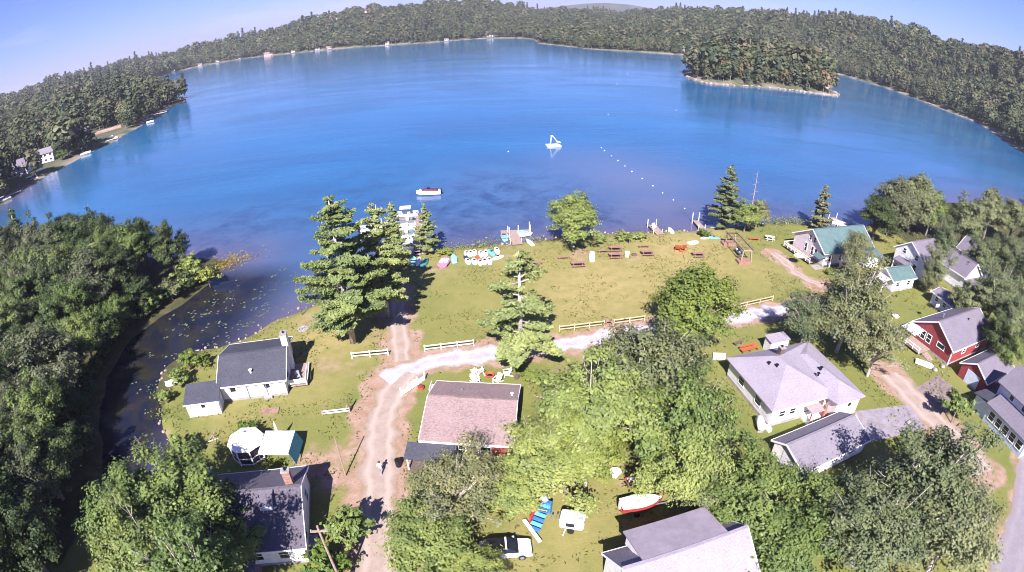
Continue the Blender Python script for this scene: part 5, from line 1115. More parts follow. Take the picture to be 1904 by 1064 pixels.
# utility poles and posts
def pole(bx, by, hgt, label, mat=WOOD, arm=True, r=.13, rot=.2, lean=(0, 0)):
    t = thing('utility_pole', label, 'pole', at(bx, by), rot); t.rotation_euler.x, t.rotation_euler.y = lean
    MB().tube([(0, 0, -.3), (0, 0, hgt)], [r, r*.7], 8).build('shaft', mat, t)
    if arm: MB().box(-.7, -.06, hgt-.7, .7, .06, hgt-.55).build('crossarm', mat, t); [MB().lathe([(.05, hgt-.55), (.06, hgt-.42), (.02, hgt-.36)], 6, (x, 0)).build('insulator', STONE, t) for x in (-.6, .6)]
    return t
pole(641, 1097, 9.3, 'near weathered utility pole at the bottom edge beside the dirt road')
pole(643, 885, 5.6, 'thin grey pole beside the dirt road casting a long shadow', arm=False, r=.08)
pole(562, 586, 6.6, 'dark thin pole at the water edge left of the tall pine', DARKWOOD, False, .09)
t = thing('light_post', 'small white post lamp on the grass in front of the green roofed house', 'lamp', at(1612, 566), 0); MB().tube([(0, 0, 0), (0, 0, 1.6)], .06, 6).build('post', WPAINT, t); MB().lathe([(.16, 1.6), (.2, 1.9), (.03, 2.1)], 8).build('lamp_head', WPAINT, t)
o = MB().lathe([(.9, 0), (.9, .12), (.6, .12), (.6, .02)], 12).build('stone_ring', STONE); o.location = at(564, 612); tag(o, 'ring of stones on the grass by the channel wall', 'fire ring')
o = MB().box(-1.2, -.5, 0, 1.2, .5, .12).build('raised_bed', plain('bare_earth_bed', (.24, .15, .11), .3)); o.location = at(502, 764); o.rotation_euler.z = R(12); tag(o, 'bare earth bed on the grass below the grey cottage', 'garden bed')

# ------------------------------------------------------------------ boats
def hull_mesh(L, W, H, deck=True, blunt=.75, n=12):
    """open or decked hull along x, bow at +x"""
    V, F = [], []
    for i in range(n+1):
        f = i/n; x = -L/2+L*f
        w = W/2*(blunt+(1-blunt)*min(1, f/.35) if f < .35 else max(.03, 1-((f-.35)/.65)**2.4)); sh = H*(1+.25*f*f)
        k = .0 if f < .7 else H*.5*((f-.7)/.3)**2
        V += [(x, -w, sh), (x, -w*.86, H*.35+k*.5), (x, -w*.3, k), (x, w*.3, k), (x, w*.86, H*.35+k*.5), (x, w, sh)]
        if not deck: V += [(x, w*.86, sh*.98), (x, w*.75, H*.3+k*.5), (x, -w*.75, H*.3+k*.5), (x, -w*.86, sh*.98)]
        else: V += [(x, w*.5, sh+.05*H), (x, -w*.5, sh+.05*H)]
    m = 8 if deck else 10
    for i in range(n):
        for j in range(m): F.append((i*m+j, (i+1)*m+j, (i+1)*m+(j+1) % m, i*m+(j+1) % m))
    F.append(tuple(range(m))); F.append(tuple(n*m+j for j in reversed(range(m))))
    mb = MB(); mb.add(V, F); return mb
def rowboat(loc, rot, L, W, H, mat, label, group=None, inner=None, name='rowboat'):
    t = thing(name, label, 'boat', loc, rot, group); hull_mesh(L, W, H, False).build('hull', mat, t, smooth=False)
    for x in (-L*.22, L*.08): MB().box(x-.12, -W*.42, H*.72, x+.12, W*.42, H*.76).build('thwart', inner or WOOD, t)
    return t
def upturned(loc, rot, L, W, H, mat, label, group=None, name='rowboat', tilt=0):
    t = thing(name, label, 'boat', loc, rot, group); t.rotation_euler.x = tilt
    o = hull_mesh(L, W, H, True).build('hull', mat, t); o.rotation_euler.x = math.pi; o.location.z = H*1.25
    MB().box(-L*.42, -.03, H*1.25, L*.3, .03, H*1.25+.06).build('keel', mat, t); return t
def kayak(loc, rot, L, W, mat, label, group=None):
    t = thing('kayak', label, 'kayak', loc, rot, group)
    V = [(-L/2, .03), (-L*.4, W*.28), (-L*.2, W*.46), (0, W*.5), (L*.2, W*.46), (L*.4, W*.28), (L/2, .03)]
    MB().tube([(x, 0, .16) for x, _ in V], [w for _, w in V], 10).build('hull', mat, t, smooth=True).scale.z = .55
    MB().lathe([(.2, .02), (.24, .1), (.18, .11)], 10).build('cockpit', BLACK, t).location = (0, 0, .16+W*.24); return t
def pontoon(loc, rot, L, W, label, canopy=None, seat=GREYP, fence=WPAINT, group=None, kind='pontoon_boat'):
    t = thing(kind, label, 'pontoon boat', loc, rot, group)
    for y in (-W*.36, W*.36): MB().tube([(-L/2, y, .12), (-L/2+.2, y, .12), (L/2-.6, y, .12), (L/2, y, .3)], [.28, .32, .32, .06], 10).build('float', METAL, t, smooth=True)
    MB().box(-L/2, -W/2, .42, L/2-.3, W/2, .52).build('deck', plain('deck_carpet', (.10, .095, .12), .2), t)
    for y in (-W/2+.03, W/2-.03): MB().box(-L/2+.1, y-.03, .52, L/2-.5, y+.03, 1.1).build('side_panel', fence, t)
    MB().box(-L/2+.1, -W/2+.1, .52, -L/2+.7, W/2-.1, 1.0).build('bench', seat, t); MB().box(L/2-1.3, -W/2+.1, .52, L/2-.7, W/2-.1, .98).build('bench', seat, t)
    MB().box(-.2, W*.1, .52, .4, W*.35, 1.35).build('console', GELWHITE, t)
    MB().box(-L/2-.4, -.2, .3, -L/2-.02, .2, 1.2).build('outboard', BLACK, t)
    if canopy:
        MB().slab([(-L*.35, -W*.48, 2.35), (L*.12, -W*.48, 2.35), (L*.12, W*.48, 2.35), (-L*.35, W*.48, 2.35)], .1).build('canopy', canopy, t)
        for x in (-L*.33, L*.1):
            for y in (-W*.46, W*.46): MB().tube([(x, y, 1.1), (x, y, 2.3)], .025, 5).build('canopy_pole', METAL, t)
    return t
# moored motorboat
t = thing('motorboat', 'white motorboat with a maroon cover moored off the beach', 'motorboat', at(797, 362, WZ), R(183)); t.location.z = WZ-.12
hull_mesh(6.0, 2.3, 1.05, True, .85, 16).build('hull', GELWHITE, t); hull_mesh(5.6, 2.36, .1, True, .85, 16).build('stripe', MAROON, t).location = (-.05, 0, .62)
MB().add([(-2.4, -.95, 1.06), (1.7, -.7, 1.2), (1.7, .7, 1.2), (-2.4, .95, 1.06), (-2.2, -.7, 1.45), (.9, -.5, 1.7), (.9, .5, 1.7), (-2.2, .7, 1.45)], [(0, 3, 2, 1), (4, 5, 6, 7), (0, 1, 5, 4), (1, 2, 6, 5), (2, 3, 7, 6), (3, 0, 4, 7)]).build('cover', MAROON, t, .12)
MB().box(-.4, -.5, 1.68, .3, .5, 1.98).build('windscreen', GLASS, t, .05); MB().box(-3.35, -.25, .4, -2.95, .25, 1.5).build('outboard', BLACK, t, .06); MB().lathe([(.22, 0), (.26, .3), (.05, .5)], 8).build('bow_light', CREAM, t).location = (2.0, 0, 1.2)
# swim raft with slide
t = thing('swim_raft', 'white swim raft with a ladder and slide floating off the beach', 'raft', at(1029, 272, WZ), R(8)); t.location.z = WZ
MB().box(-2.3, -1.7, -.1, 2.3, 1.7, .45).build('platform', GELWHITE, t, .1); MB().box(-2.35, -1.75, -.15, 2.35, 1.75, .06).build('float', BLACK, t)
MB().beam((-.9, .2, .45), (-.6, .2, 3.2), .1).build('ladder_post', GELWHITE, t); MB().beam((-.9, .9, .45), (-.6, .9, 3.2), .1).build('ladder_post', GELWHITE, t)
for i in range(6): MB().beam((-.85+.05*i, .2, .8+.42*i), (-.85+.05*i, .9, .8+.42*i), .07).build('rung', METAL, t)
pts_ = [(-.7, 3.2), (-.1, 3.15), (.6, 2.2), (1.3, 1.3), (1.9, 1.05), (2.4, 1.0)]
MB().add([(x, .2, z) for x, z in pts_]+[(x, .9, z) for x, z in pts_]+[(x, .2, z-.1) for x, z in pts_]+[(x, .9, z-.1) for x, z in pts_], [(i, i+1, i+7, i+6) for i in range(5)]+[(i+12, i+18, i+19, i+13) for i in range(5)]).build('slide', GELWHITE, t)
for y in (.16, .94): MB().add([(x, y-.03, z) for x, z in pts_]+[(x, y-.03, z+.28) for x, z in pts_]+[(x, y+.03, z) for x, z in pts_]+[(x, y+.03, z+.28) for x, z in pts_], [(i, i+1, i+7, i+6) for i in range(5)]+[(i+12, i+18, i+19, i+13) for i in range(5)]+[(i+6, i+7, i+19, i+18) for i in range(5)]).build('slide_side', GELWHITE, t)
MB().beam((1.3, .55, .45), (1.3, .55, 1.2), .1).build('slide_leg', GELWHITE, t)
# buoys
def buoy(px, py, r, label, group=None):
    p = at(px, py, WZ); t = thing('buoy', label, 'buoy', p, 0, group)
    MB().lathe([(r*.5, -r*.6), (r, 0), (r*.8, r*.6), (r*.3, r*.95)], 9).build('float', WPAINT, t, smooth=True); MB().lathe([(r*.25, r*.9), (r*.25, r*1.3)], 6).build('cap', ORANGE, t)
for px, py in [(1118, 275), (1124, 280), (1137, 290), (1149, 299), (1162, 309), (1175, 319), (1194, 332), (1214, 346), (1232, 359), (1252, 372), (1273, 388)]: buoy(px, py, .16, 'small white float in the line marking the swimming area', 'swimming area floats')
for px, py, lab in [(945, 282, 'white buoy alone left of the swim raft'), (1147, 156, 'far white buoy, left one of two near the wooded island'), (1167, 138, 'farthest white buoy beyond the swim raft'), (1257, 205, 'white buoy between the raft and the wooded island'), (1131, 213, 'tiny white buoy above the swim raft')]: buoy(px, py, .2, lab)
# docks
def dock(p, q, w, label, n=None, z=.25, posts=True, mat=WOOD, name='dock', postm=CREAM, ph=1.2):
    p, q = Vector(p), Vector(q); L = (q-p).length; a = math.atan2(q.y-p.y, q.x-p.x); t = thing(name, label, 'dock', (p.x, p.y, 0), a)
    n = n or max(4, int(L/.45))
    for i in range(n): MB().box(L*i/n, -w/2, z-.06, L*(i+1)/n-.03, w/2, z+.01*rnd.random()).build('plank', mat, t)
    for y in (-w/2+.08, w/2-.08): MB().box(0, y-.06, z-.22, L, y+.06, z-.062).build('stringer', DARKWOOD, t)
    if posts:
        for x in np.linspace(L*.3, L, max(2, int(L/3)+1)):
            for y in (-w/2-.09, w/2+.09): MB().tube([(x, y, -1.8), (x, y, z+ph*(1 if x > L*.9 else .35))], .08, 6).build('post', postm, t)
    return t
d1 = at(962, 457, 0); d2 = at(954, 433, 0)
dock(d1, d2, 1.9, 'wooden dock with a T head at the middle of the beach', z=.3)
dock(at(931, 434, 0), at(985, 432, 0), 1.4, 'cross head of the middle beach dock with tall white posts', z=.32, ph=1.6)
rowboat(at(938, 443, WZ), R(95), 3.6, 1.5, .6, AQUA, 'pale teal rowboat tied left of the middle beach dock')
t = thing('paddle_boat', 'white and teal paddle boat tied right of the middle beach dock', 'paddle boat', at(973, 439, WZ), R(8)); hull_mesh(3.6, 1.8, .55, True, .9).build('hull', WPAINT, t); MB().box(-1.2, -.7, .6, .3, .7, .95).build('seat', AQUA, t, .1); MB().box(.4, -.5, .6, .9, .5, .85).build('pedal_box', AQUA, t, .08)
upturned(at(985, 452, -.1), R(110), 3.4, .9, .3, WPAINT, 'white canoe at the water edge right of the middle beach dock', name='canoe')
dock(at(1228, 438, 0), at(1212, 420, 0), 1.7, 'pale plank dock in the middle right of the beach'); t = thing('dock_chair', 'white chair on the end of the middle right beach dock', 'chair', at(1216, 424, .3), R(30)); t.location.z = .27
for nm, bx in (('seat', (-.35, -.35, .38, .35, .35, .45)), ('backrest', (-.35, .3, .45, .35, .37, 1.0)), ('leg', (-.3, -.3, 0, -.22, .3, .38)), ('leg', (.22, -.3, 0, .3, .3, .38))): MB().box(*bx).build(nm, WPAINT, t)
upturned(at(1247, 431, -.35), R(88), 3.6, 1.2, .4, WPAINT, 'white rowboat in the shallows right of the pale plank dock')
dock(at(1310, 431, 0), at(1293, 412, 0), 1.3, 'small dock with one tall white post left of the shore spruce', ph=1.8)
dock(at(1571, 428, 0), at(1548, 406, 0), 2.0, 'grey dock behind the green roofed house'); pontoon(at(1560, 421, WZ), R(140), 4.5, 1.9, 'white boat tied at the dock behind the green roofed house')
# pontoon boats and slips behind the spruces
for i, (px, py, cv, L) in enumerate([(760, 404, WPAINT, 5.2), (757, 416, None, 5.0), (756, 428, None, 5.0), (755, 440, None, 4.8), (757, 451, None, 4.4)]):
    lab = ['white pontoon boat with a flat canopy, farthest out of the moored row', 'white pontoon boat second in the row between the spruces', 'white pontoon boat in the middle of the row between the spruces', 'white pontoon boat fourth in the row with a teal seat', 'white pontoon boat nearest the shore between the spruces'][i]
    p = at(px, py, WZ); pontoon(p, R(4+2*i), L, 2.0, lab, cv, TEAL if i == 3 else (GREYP, NAVY, GREYP, TEAL, GREYP)[i], METAL if i in (1, 3) else WPAINT)
dock(at(775, 470, 0), at(779, 402, 0), 1.3, 'long plank dock along the row of pontoon boats')
pontoon(at(693, 429, WZ), R(22), 5.5, 2.2, 'white boat between the tall pine and the narrow spruce'); rowboat(at(683, 444, WZ), R(30), 3.8, 1.5, .55, GELWHITE, 'white rowboat in the pine shadow by the narrow spruce'); dock(at(690, 458, 0), at(716, 418, 0), 1.3, 'dock half hidden behind the tall white pine')
t = thing('runabout', 'white runabout with a dark canopy moored off the left bank', 'motorboat', at(174, 414, WZ), R(120)); t.location.z = WZ-.1
hull_mesh(5.2, 2.1, .9, True, .85).build('hull', GELWHITE, t); MB().slab([(-1.5, -.9, 2.1), (.6, -.9, 2.1), (.6, .9, 2.1), (-1.5, .9, 2.1)], .12).build('canopy', NAVY, t); MB().box(-1.6, -.7, .95, .4, .7, 1.25).build('seats', NAVY, t); MB().box(-2.95, -.2, .4, -2.6, .2, 1.3).build('outboard', BLACK, t)
for x in (-1.4, .5):
    for y in (-.8, .8): MB().tube([(x, y, .95), (x, y, 2.0)], .025, 5).build('canopy_pole', METAL, t)
# boats drawn up on the beach
rowboat(at(769, 489), R(95), 3.2, 1.2, .5, AQUA, 'pale teal rowboat leftmost of the boats on the grass', inner=NAVY)
upturned(at(779, 488), R(92), 3.3, 1.1, .45, WPAINT, 'white upturned boat between two teal boats on the grass'); upturned(at(790, 490), R(80), 3.8, 1.2, .45, TEAL, 'dark teal upturned canoe left of the bare sand patch', name='canoe')
t = thing('pedal_boat', 'pink and white pedal boat on the bare sand patch', 'pedal boat', at(827, 490), R(80)); hull_mesh(3.2, 1.9, .5, True, .9).build('hull', PINKP, t); MB().box(-1.0, .0, .55, .5, .7, .85).build('seat', CREAM, t, .1); MB().box(-1.0, -.75, .55, .5, -.1, .8).build('seat', CREAM, t, .1)
upturned(at(844, 483), R(100), 3.6, 1.3, .5, AQUA, 'pale teal upturned boat right of the pink pedal boat')
for i, (px, py, a, m_, L, lab) in enumerate([(868, 473, 100, WPAINT, 3.0, 'white kayak at the left of the back row on the beach'), (875, 472, 96, WPAINT, 3.0, 'white kayak second in the back row on the beach'), (882, 471, 92, WPAINT, 3.0, 'white kayak third in the back row on the beach'), (894, 473, 96, WPAINT, 3.2, 'white kayak fourth in the back row on the beach'), (903, 472, 92, WPAINT, 3.4, 'white kayak in the back row beside the sky blue one'),
        (914, 471, 110, LBLUE, 3.4, 'sky blue kayak in the back row of the beach boats'), (924, 467, 100, WPAINT, 3.6, 'large white kayak at the right end of the back row'), (926, 480, 40, WPAINT, 2.8, 'white kayak lying crosswise at the right end of the front row'),
        (870, 487, 104, WPAINT, 2.8, 'white kayak leftmost in the front row on the beach'), (882, 487, 100, WPAINT, 3.0, 'white kayak second in the front row on the beach'), (893, 489, 98, CREAM, 2.6, 'cream kayak third in the front row on the beach'), (901, 487, 94, LAV, 3.2, 'lavender kayak fourth in the front row'), (910, 486, 97, plain('pale_pink_plastic', (.72, .58, .66), .05), 3.6, 'pale pink kayak rightmost in the front row')]):
    t = kayak(at(px, py), R(a), L, 1.05, m_, lab)
for px, py, m_, lab in ((866, 480, NAVY, 'navy life vest bin left of the front kayak row'), (888, 480, ORANGE, 'small brownish crate between the two kayak rows')): MB().box(-.35, -.3, 0, .35, .3, .4).build('crate', m_, thing('crate', lab, 'crate', at(px, py), .3))
upturned(at(1289, 453), R(15), 2.6, 1.2, .4, WPAINT, 'white upturned dinghy on the lawn above the last picnic table')
for i, (px, py, a, m_, lab) in enumerate([(1312, 443, 20, WPAINT, 'white kayak leftmost in the small pile by the dock'), (1319, 441, 10, BLUEP, 'blue kayak in the middle of the small pile by the dock'), (1327, 443, -15, LBLUE, 'pale blue kayak rightmost in the small pile by the dock')]): kayak(at(px, py), R(a), 2.8, .9, m_, lab)
t = thing('sapling', 'young staked sapling on the lawn below the round beach bushes', 'tree', at(1170, 456), 0); MB().tube([(0, 0, 0), (0, 0, 2.4)], [.05, .02], 5).build('trunk', WOOD, t)
c = link('crown', PROTO['shrub0'][1], t); c.scale = (.35, .35, .6); c.location = (0, 0, .7)

# ------------------------------------------------------------------ yard at the bottom: car, camper, trailer boat, swing set
t = thing('parked_car', 'white car with black roof and windows parked between the bottom trees', 'car', at(940, 1028), R(4))
prof = [(-2.3, .35), (-2.32, .75), (-2.2, .95), (-1.2, 1.02), (1.0, 1.0), (1.3, .95), (2.1, .84), (2.3, .68), (2.32, .35)]
def xsec(prof, ws):
    mb = MB(); n = len(prof); V = []
    for w in ws: V += [(x, w[0]*(1-.08*max(0, abs(x)-1.7)/.6*(1 if abs(w[0]) > .5 else 0)), z*w[1]+.35*(1-w[1])) for x, z in prof]
    F = [(j*n+i, j*n+(i+1) % n, (j+1)*n+(i+1) % n, (j+1)*n+i) for j in range(len(ws)-1) for i in range(n)]
    F += [tuple(reversed(range(n))), tuple((len(ws)-1)*n+i for i in range(n))]; mb.add(V, F); return mb
xsec(prof, [(-.92, .90), (-.86, .99), (-.4, 1.02), (.4, 1.02), (.86, .99), (.92, .90)]).build('body', CARW, t, .04)
def cabin(z0, z1, x0, x1, x2, x3, w0, w1): return MB().add([(x0, -w0, z0), (x1, -w0, z0), (x1, w0, z0), (x0, w0, z0), (x2, -w1, z1), (x3, -w1, z1), (x3, w1, z1), (x2, w1, z1)], [(0, 3, 2, 1), (4, 5, 6, 7), (0, 1, 5, 4), (1, 2, 6, 5), (2, 3, 7, 6), (3, 0, 4, 7)])
cabin(1.0, 1.5, -2.05, 1.15, -1.6, .35, .82, .66).build('window', GLASS, t, .04); cabin(1.502, 1.56, -1.62, .3, -1.5, .15, .68, .6).build('roof', BLACK, t, .02); MB().box(-.02, -.66, 1.50, .12, .66, 1.575).build('roof_band', CARW, t)
for x in (-1.45, 1.4):
    for y in (-.86, .86):
        w_ = MB().tube([(x, y-.1, .33), (x, y+.1, .33)], .33, 14).build('wheel', RUBBER, t); MB().tube([(x, y-.115, .33), (x, y+.115, .33)], .2, 10).build('rim', METAL, w_)
for y in (-.66, .66): MB().cbox((2.24, y, .7), (.14, .36, .14)).build('headlight', STONE, t, .03); MB().cbox((-2.28, y, .82), (.1, .3, .16)).build('tail_light', REDP, t); MB().cbox((.75, y*1.5, 1.02), (.2, .22, .14)).build('wing_mirror', CARW, t, .03)
MB().box(2.2, -.4, .4, 2.34, .4, .55).build('grille', BLACK, t)
t = thing('camper_trailer', 'small white rounded camper trailer on the grass clearing', 'trailer', at(1063, 980), R(-14))
MB().box(-1.15, -.75, .45, 1.15, .75, 1.75).build('body', WPAINT, t, .25); MB().box(.55, -.4, 1.752, 1.0, -.05, 1.80).build('roof_vent', GREYP, t, .02); MB().box(.6, .15, 1.752, .95, .55, 1.79).build('roof_hatch', GREYP, t, .02)
MB().box(-.5, -.775, .95, .3, -.745, 1.45).build('window', GLASS, t); MB().beam((-.5, -.75, .5), (-.6, -1.5, .45), .1).build('tow_bar', CREAM, t)
for y in (-.78, .78): MB().tube([(0, y-.08, .32), (0, y+.08, .32)], .32, 12).build('wheel', RUBBER, t)
t = thing('playground_slide', 'colourful red and blue slide with a grey cap beside the camper', 'slide', at(1005, 968), R(62))
for i in range(6): MB().box(-1.5+i*.42, -.55, .2+.22*i, -1.5+i*.42+.40, .55, .32+.22*i).build('slide_section', (BLUEP, LBLUE, BLUEP, LBLUE, BLUEP, LBLUE)[i], t, .04)
MB().box(.1, .45, .3, 1.0, .95, 1.75).build('tower', REDP, t, .05); MB().box(-.9, .6, .25, .1, .8, 1.0).build('side_wall', REDP, t, .05)
MB().box(1.05, -.5, .0, 1.5, .5, 1.5).build('ladder', BLUEP, t, .05); MB().lathe([(.5, 1.8), (.35, 2.1), (.05, 2.3)], 8, (1.2, .3)).build('roof', GREYP, t)
for i in range(3): MB().beam((-.2+.3*i, .5, 1.5-.1*i), (.0+.3*i, -.5, 1.5-.1*i), .08).build('rail', YEL if i == 1 else BLUEP, t)
t = thing('plank_bench', 'white plank standing on short legs left of the camper', 'bench', at(989, 992), R(-62)); MB().box(-1.5, -.18, .4, 1.5, .18, .48).build('seat', CREAM, t); [MB().box(x-.06, -.14, 0, x+.06, .14, .4).build('leg', WOOD, t) for x in (-1.2, 1.2)]
t = thing('folding_rack', 'small grey zigzag folding rack between slide and camper', 'rack', at(1033, 967), R(10))
for i in range(4): MB().beam((-.45+.25*i, 0, 0), (-.33+.25*i, 0, .9) if i % 2 == 0 else (-.6+.25*i+.1, 0, .9), .06).build('bar', METAL, t)
t = thing('post', 'pale wooden post with a bird box behind the camper', 'post', at(1075, 952), 0); MB().tube([(0, 0, 0), (0, 0, 2.4)], .09, 7).build('post', WOODR, t); MB().box(-.15, -.15, 2.4, .15, .15, 2.75).build('bird_box', WOOD, t)
t = thing('trailer_boat', 'white motorboat with a red hull on a trailer beside the dormer house', 'boat', at(1190, 948), R(8)); hull_mesh(4.2, 1.7, .75, False, .85).build('hull', REDP, t).location.z = .55
hull_mesh(4.15, 1.72, .1, True, .85).build('cover', WPAINT, t).location.z = 1.32
MB().beam((-1.8, 0, .4), (3.0, 0, .4), .1).build('trailer_frame', METAL, t); MB().box(-2.3, -.2, .9, -2.1, .2, 1.7).build('outboard', WPAINT, t, .05)
for y in (-.8, .8): MB().tube([(-.6, y-.08, .3), (-.6, y+.08, .3)], .3, 12).build('wheel', RUBBER, t)
t = thing('garden_table', 'white round table under the trees behind the trailer boat', 'table', at(1143, 886), 0); MB().lathe([(.6, .7), (.62, .75), (.5, .76)], 12).build('table_top', WPAINT, t); MB().tube([(0, 0, 0), (0, 0, .7)], .06, 6).build('leg', WPAINT, t); MB().lathe([(.3, 0), (.28, .06)], 8).build('base', WPAINT, t)
t = thing('wheelbarrow', 'red wheelbarrow with a white load under the trees', 'wheelbarrow', at(1173, 898), R(20)); MB().add([(-.6, -.4, .6), (.6, -.4, .6), (.6, .4, .6), (-.6, .4, .6), (-.3, -.25, .3), (.4, -.25, .3), (.4, .25, .3), (-.3, .25, .3)], [(0, 1, 5, 4), (1, 2, 6, 5), (2, 3, 7, 6), (3, 0, 4, 7), (4, 5, 6, 7)]).build('tray', REDP, t)
MB().box(-.4, -.25, .5, .4, .25, .72).build('load', WPAINT, t, .06); MB().tube([(.75, -.06, .2), (.75, .06, .2)], .2, 10).build('wheel', RUBBER, t); [MB().beam((-1.2, y, .6), (.7, y*.3, .25), .05).build('handle', WOOD, t) for y in (-.3, .3)]

# ------------------------------------------------------------------ person walking up the road
def person(loc, rot, label):
    t = thing('person', label, 'person', loc, rot)
    J = dict(pel=(0, 0, .95), chest=(0, .03, 1.28), neck=(0, .03, 1.48), head=(0, .06, 1.60), top=(0, .05, 1.74), shl=(-.19, .02, 1.42), shr=(.19, .02, 1.42), ell=(-.25, -.12, 1.16), elr=(.25, .12, 1.16), hal=(-.25, .02, .93), har=(.25, .30, 1.0),
             hil=(-.1, 0, .90), hir=(.1, 0, .90), knl=(-.11, .22, .52), knr=(.11, -.05, .50), anl=(-.11, .25, .09), anr=(.11, -.36, .16), tol=(-.11, .42, .04), tor=(.11, -.26, .05))
    names = list(J); E = [('pel', 'chest'), ('chest', 'neck'), ('neck', 'head'), ('head', 'top'), ('chest', 'shl'), ('chest', 'shr'), ('shl', 'ell'), ('shr', 'elr'), ('ell', 'hal'), ('elr', 'har'), ('pel', 'hil'), ('pel', 'hir'), ('hil', 'knl'), ('hir', 'knr'), ('knl', 'anl'), ('knr', 'anr'), ('anl', 'tol'), ('anr', 'tor')]
    rad = dict(pel=.15, chest=.16, neck=.06, head=.10, top=.07, shl=.075, shr=.075, ell=.045, elr=.045, hal=.035, har=.035, hil=.1, hir=.1, knl=.065, knr=.065, anl=.045, anr=.045, tol=.035, tor=.035)
    me = bpy.data.meshes.new('body'); me.from_pydata([J[k] for k in names], [(names.index(a), names.index(b)) for a, b in E], [])
    for m_ in (SHIRT, SKIN): me.materials.append(m_)
    b = link('body', me, t); b.modifiers.new('skin', 'SKIN'); sub = b.modifiers.new('sub', 'SUBSURF'); sub.levels = sub.render_levels = 1
    sk = me.skin_vertices[0].data
    for i, k in enumerate(names): sk[i].radius = (rad[k], rad[k]); sk[i].use_root = (k == 'pel')
    MB().lathe([(.02, 1.50), (.105, 1.55), (.125, 1.64), (.11, 1.74), (.04, 1.80)], 10, (0, .03)).build('hair', HAIR, t, smooth=True)
    for s_ in (-1, 1):
        kn, hi, an = J['knl' if s_ < 0 else 'knr'], J['hil' if s_ < 0 else 'hir'], J['anl' if s_ < 0 else 'anr']
        MB().tube([hi, tuple(Vector(hi).lerp(Vector(kn), .6)), kn, tuple(Vector(kn).lerp(Vector(an), .95))], [.125, .105, .085, .07], 10).build('trouser_leg', plain('grey_trousers', (.22, .23, .28), .1), t, smooth=True)
    return t
try: person(at(709, 880), R(-6), 'person in a pale top walking along the dirt road')
except Exception as e: print('person', e); raise

# ------------------------------------------------------------------ far shores: docks, boats
def far_dock(px, py, L, rot, label, group=None, boat=None):
    p = at(px, py, WZ); d = Vector((math.cos(rot), math.sin(rot), 0)); dock(p-d*L/2, p+d*L/2, 2.2, label, n=max(4, int(L/2)), z=.5, posts=False, mat=CREAM)
for px, py, L, a, lab in [(15, 368, 14, .9, 'pale dock nearest the left edge on the far left bank'), (110, 303, 18, .75, 'grey dock below the white house on the left shore'), (205, 263, 10, .6, 'dock beside the terrace on the left shore'), (258, 230, 12, .5, 'dock at the wooded left shore'), (292, 214, 16, .4, 'long pale dock near the left point')]: far_dock(px, py, L, a, lab)
for px, py, L, a, lab, c in [(78, 324, 9, .9, 'white covered boat below the grey roofed house on the left shore', WPAINT), (60, 336, 8, .7, 'boat with a sky blue canopy on the left shore', LBLUE), (128, 296, 8, .6, 'white boat at the grey dock on the left shore', WPAINT), (160, 287, 7, .5, 'small white boat moored off the left shore', None), (208, 260, 9, .4, 'white pontoon boat by the left shore terrace', WPAINT),
        (274, 224, 9, .4, 'white boat with a pink dock on the left shore', WPAINT), (280, 228, 6, .4, 'small white boat beside the pink dock', None), (1666, 166, 10, -.5, 'white boat at the wooded right shore, farthest one', WPAINT), (1726, 188, 8, -.6, 'white moored boat second along the right shore', WPAINT), (1838, 231, 10, -.7, 'white and blue boat nearest on the right shore', WPAINT), (1787, 207, 7, -.6, 'pale boat third along the right shore', None), (8, 374, 8, .9, 'white boat beside the dock at the left edge', WPAINT)]:
    pontoon(at(px, py, WZ), a+.2, L, L*.4, lab, c)
far_dock(1856, 240, 12, -.7, 'brown dock beside the white and blue boat on the right shore'); far_dock(1888, 262, 14, -.8, 'pale dock at the right edge of the lake')
far_dock(1735, 196, 9, -.6, 'short dock on the wooded right shore')

# ------------------------------------------------------------------ summer haze over the lake
hz_ = MB().box(-9600, -3200, -6, 9600, 9300, 185).build('haze', None); hz_['kind'] = 'stuff'; hz_['label'] = 'thin summer haze over the lake'
m = bpy.data.materials.new('haze_air'); m.use_nodes = True; m.node_tree.nodes.clear(); mo = m.node_tree.nodes.new('ShaderNodeOutputMaterial'); pv = m.node_tree.nodes.new('ShaderNodeVolumePrincipled')
pv.inputs['Color'].default_value = (.82, .82, .95, 1); pv.inputs['Density'].default_value = .00013; pv.inputs['Anisotropy'].default_value = .2; m.node_tree.links.new(pv.outputs[0], mo.inputs['Volume'])
hz_.data.materials.clear(); hz_.data.materials.append(m)

# ------------------------------------------------------------------ lily pads on the channel (one sheet of many small leaves)
V, F = [], []
g = np.random.default_rng(5)
for px, py, r, n in [(530, 530, 8, 60), (500, 570, 6, 50), (480, 600, 5, 50), (440, 610, 5, 36), (400, 590, 5, 30), (430, 560, 6, 40), (370, 600, 5, 40), (350, 590, 4, 30), (400, 630, 4, 30), (330, 610, 4, 24), (290, 660, 4, 20), (270, 720, 4, 16), (260, 780, 4, 14), (430, 500, 6, 24), (460, 540, 7, 40), (270, 830, 3, 14), (550, 500, 7, 40), (590, 540, 4, 24), (390, 560, 5, 36)]:
    c = at(px, py, WZ)
    for _ in range(int(n*.26)):
        x, y = c.x+g.normal(0, r*.5), c.y+g.normal(0, r*.5); 
        if shore_dist(np.array([[x, y]]))[0] > -.4: continue
        for _ in range(g.integers(1, 4)):
            xx, yy, s = x+g.normal(0, .35), y+g.normal(0, .35), g.uniform(.1, .26); k = len(V); a0 = g.uniform(0, 6.28); z = WZ+.02+g.uniform(0, .02)
            V += [(xx+s*math.cos(a0+j*.98), yy+s*math.sin(a0+j*.98), z) for j in range(6)]; F.append(tuple(range(k, k+6)))
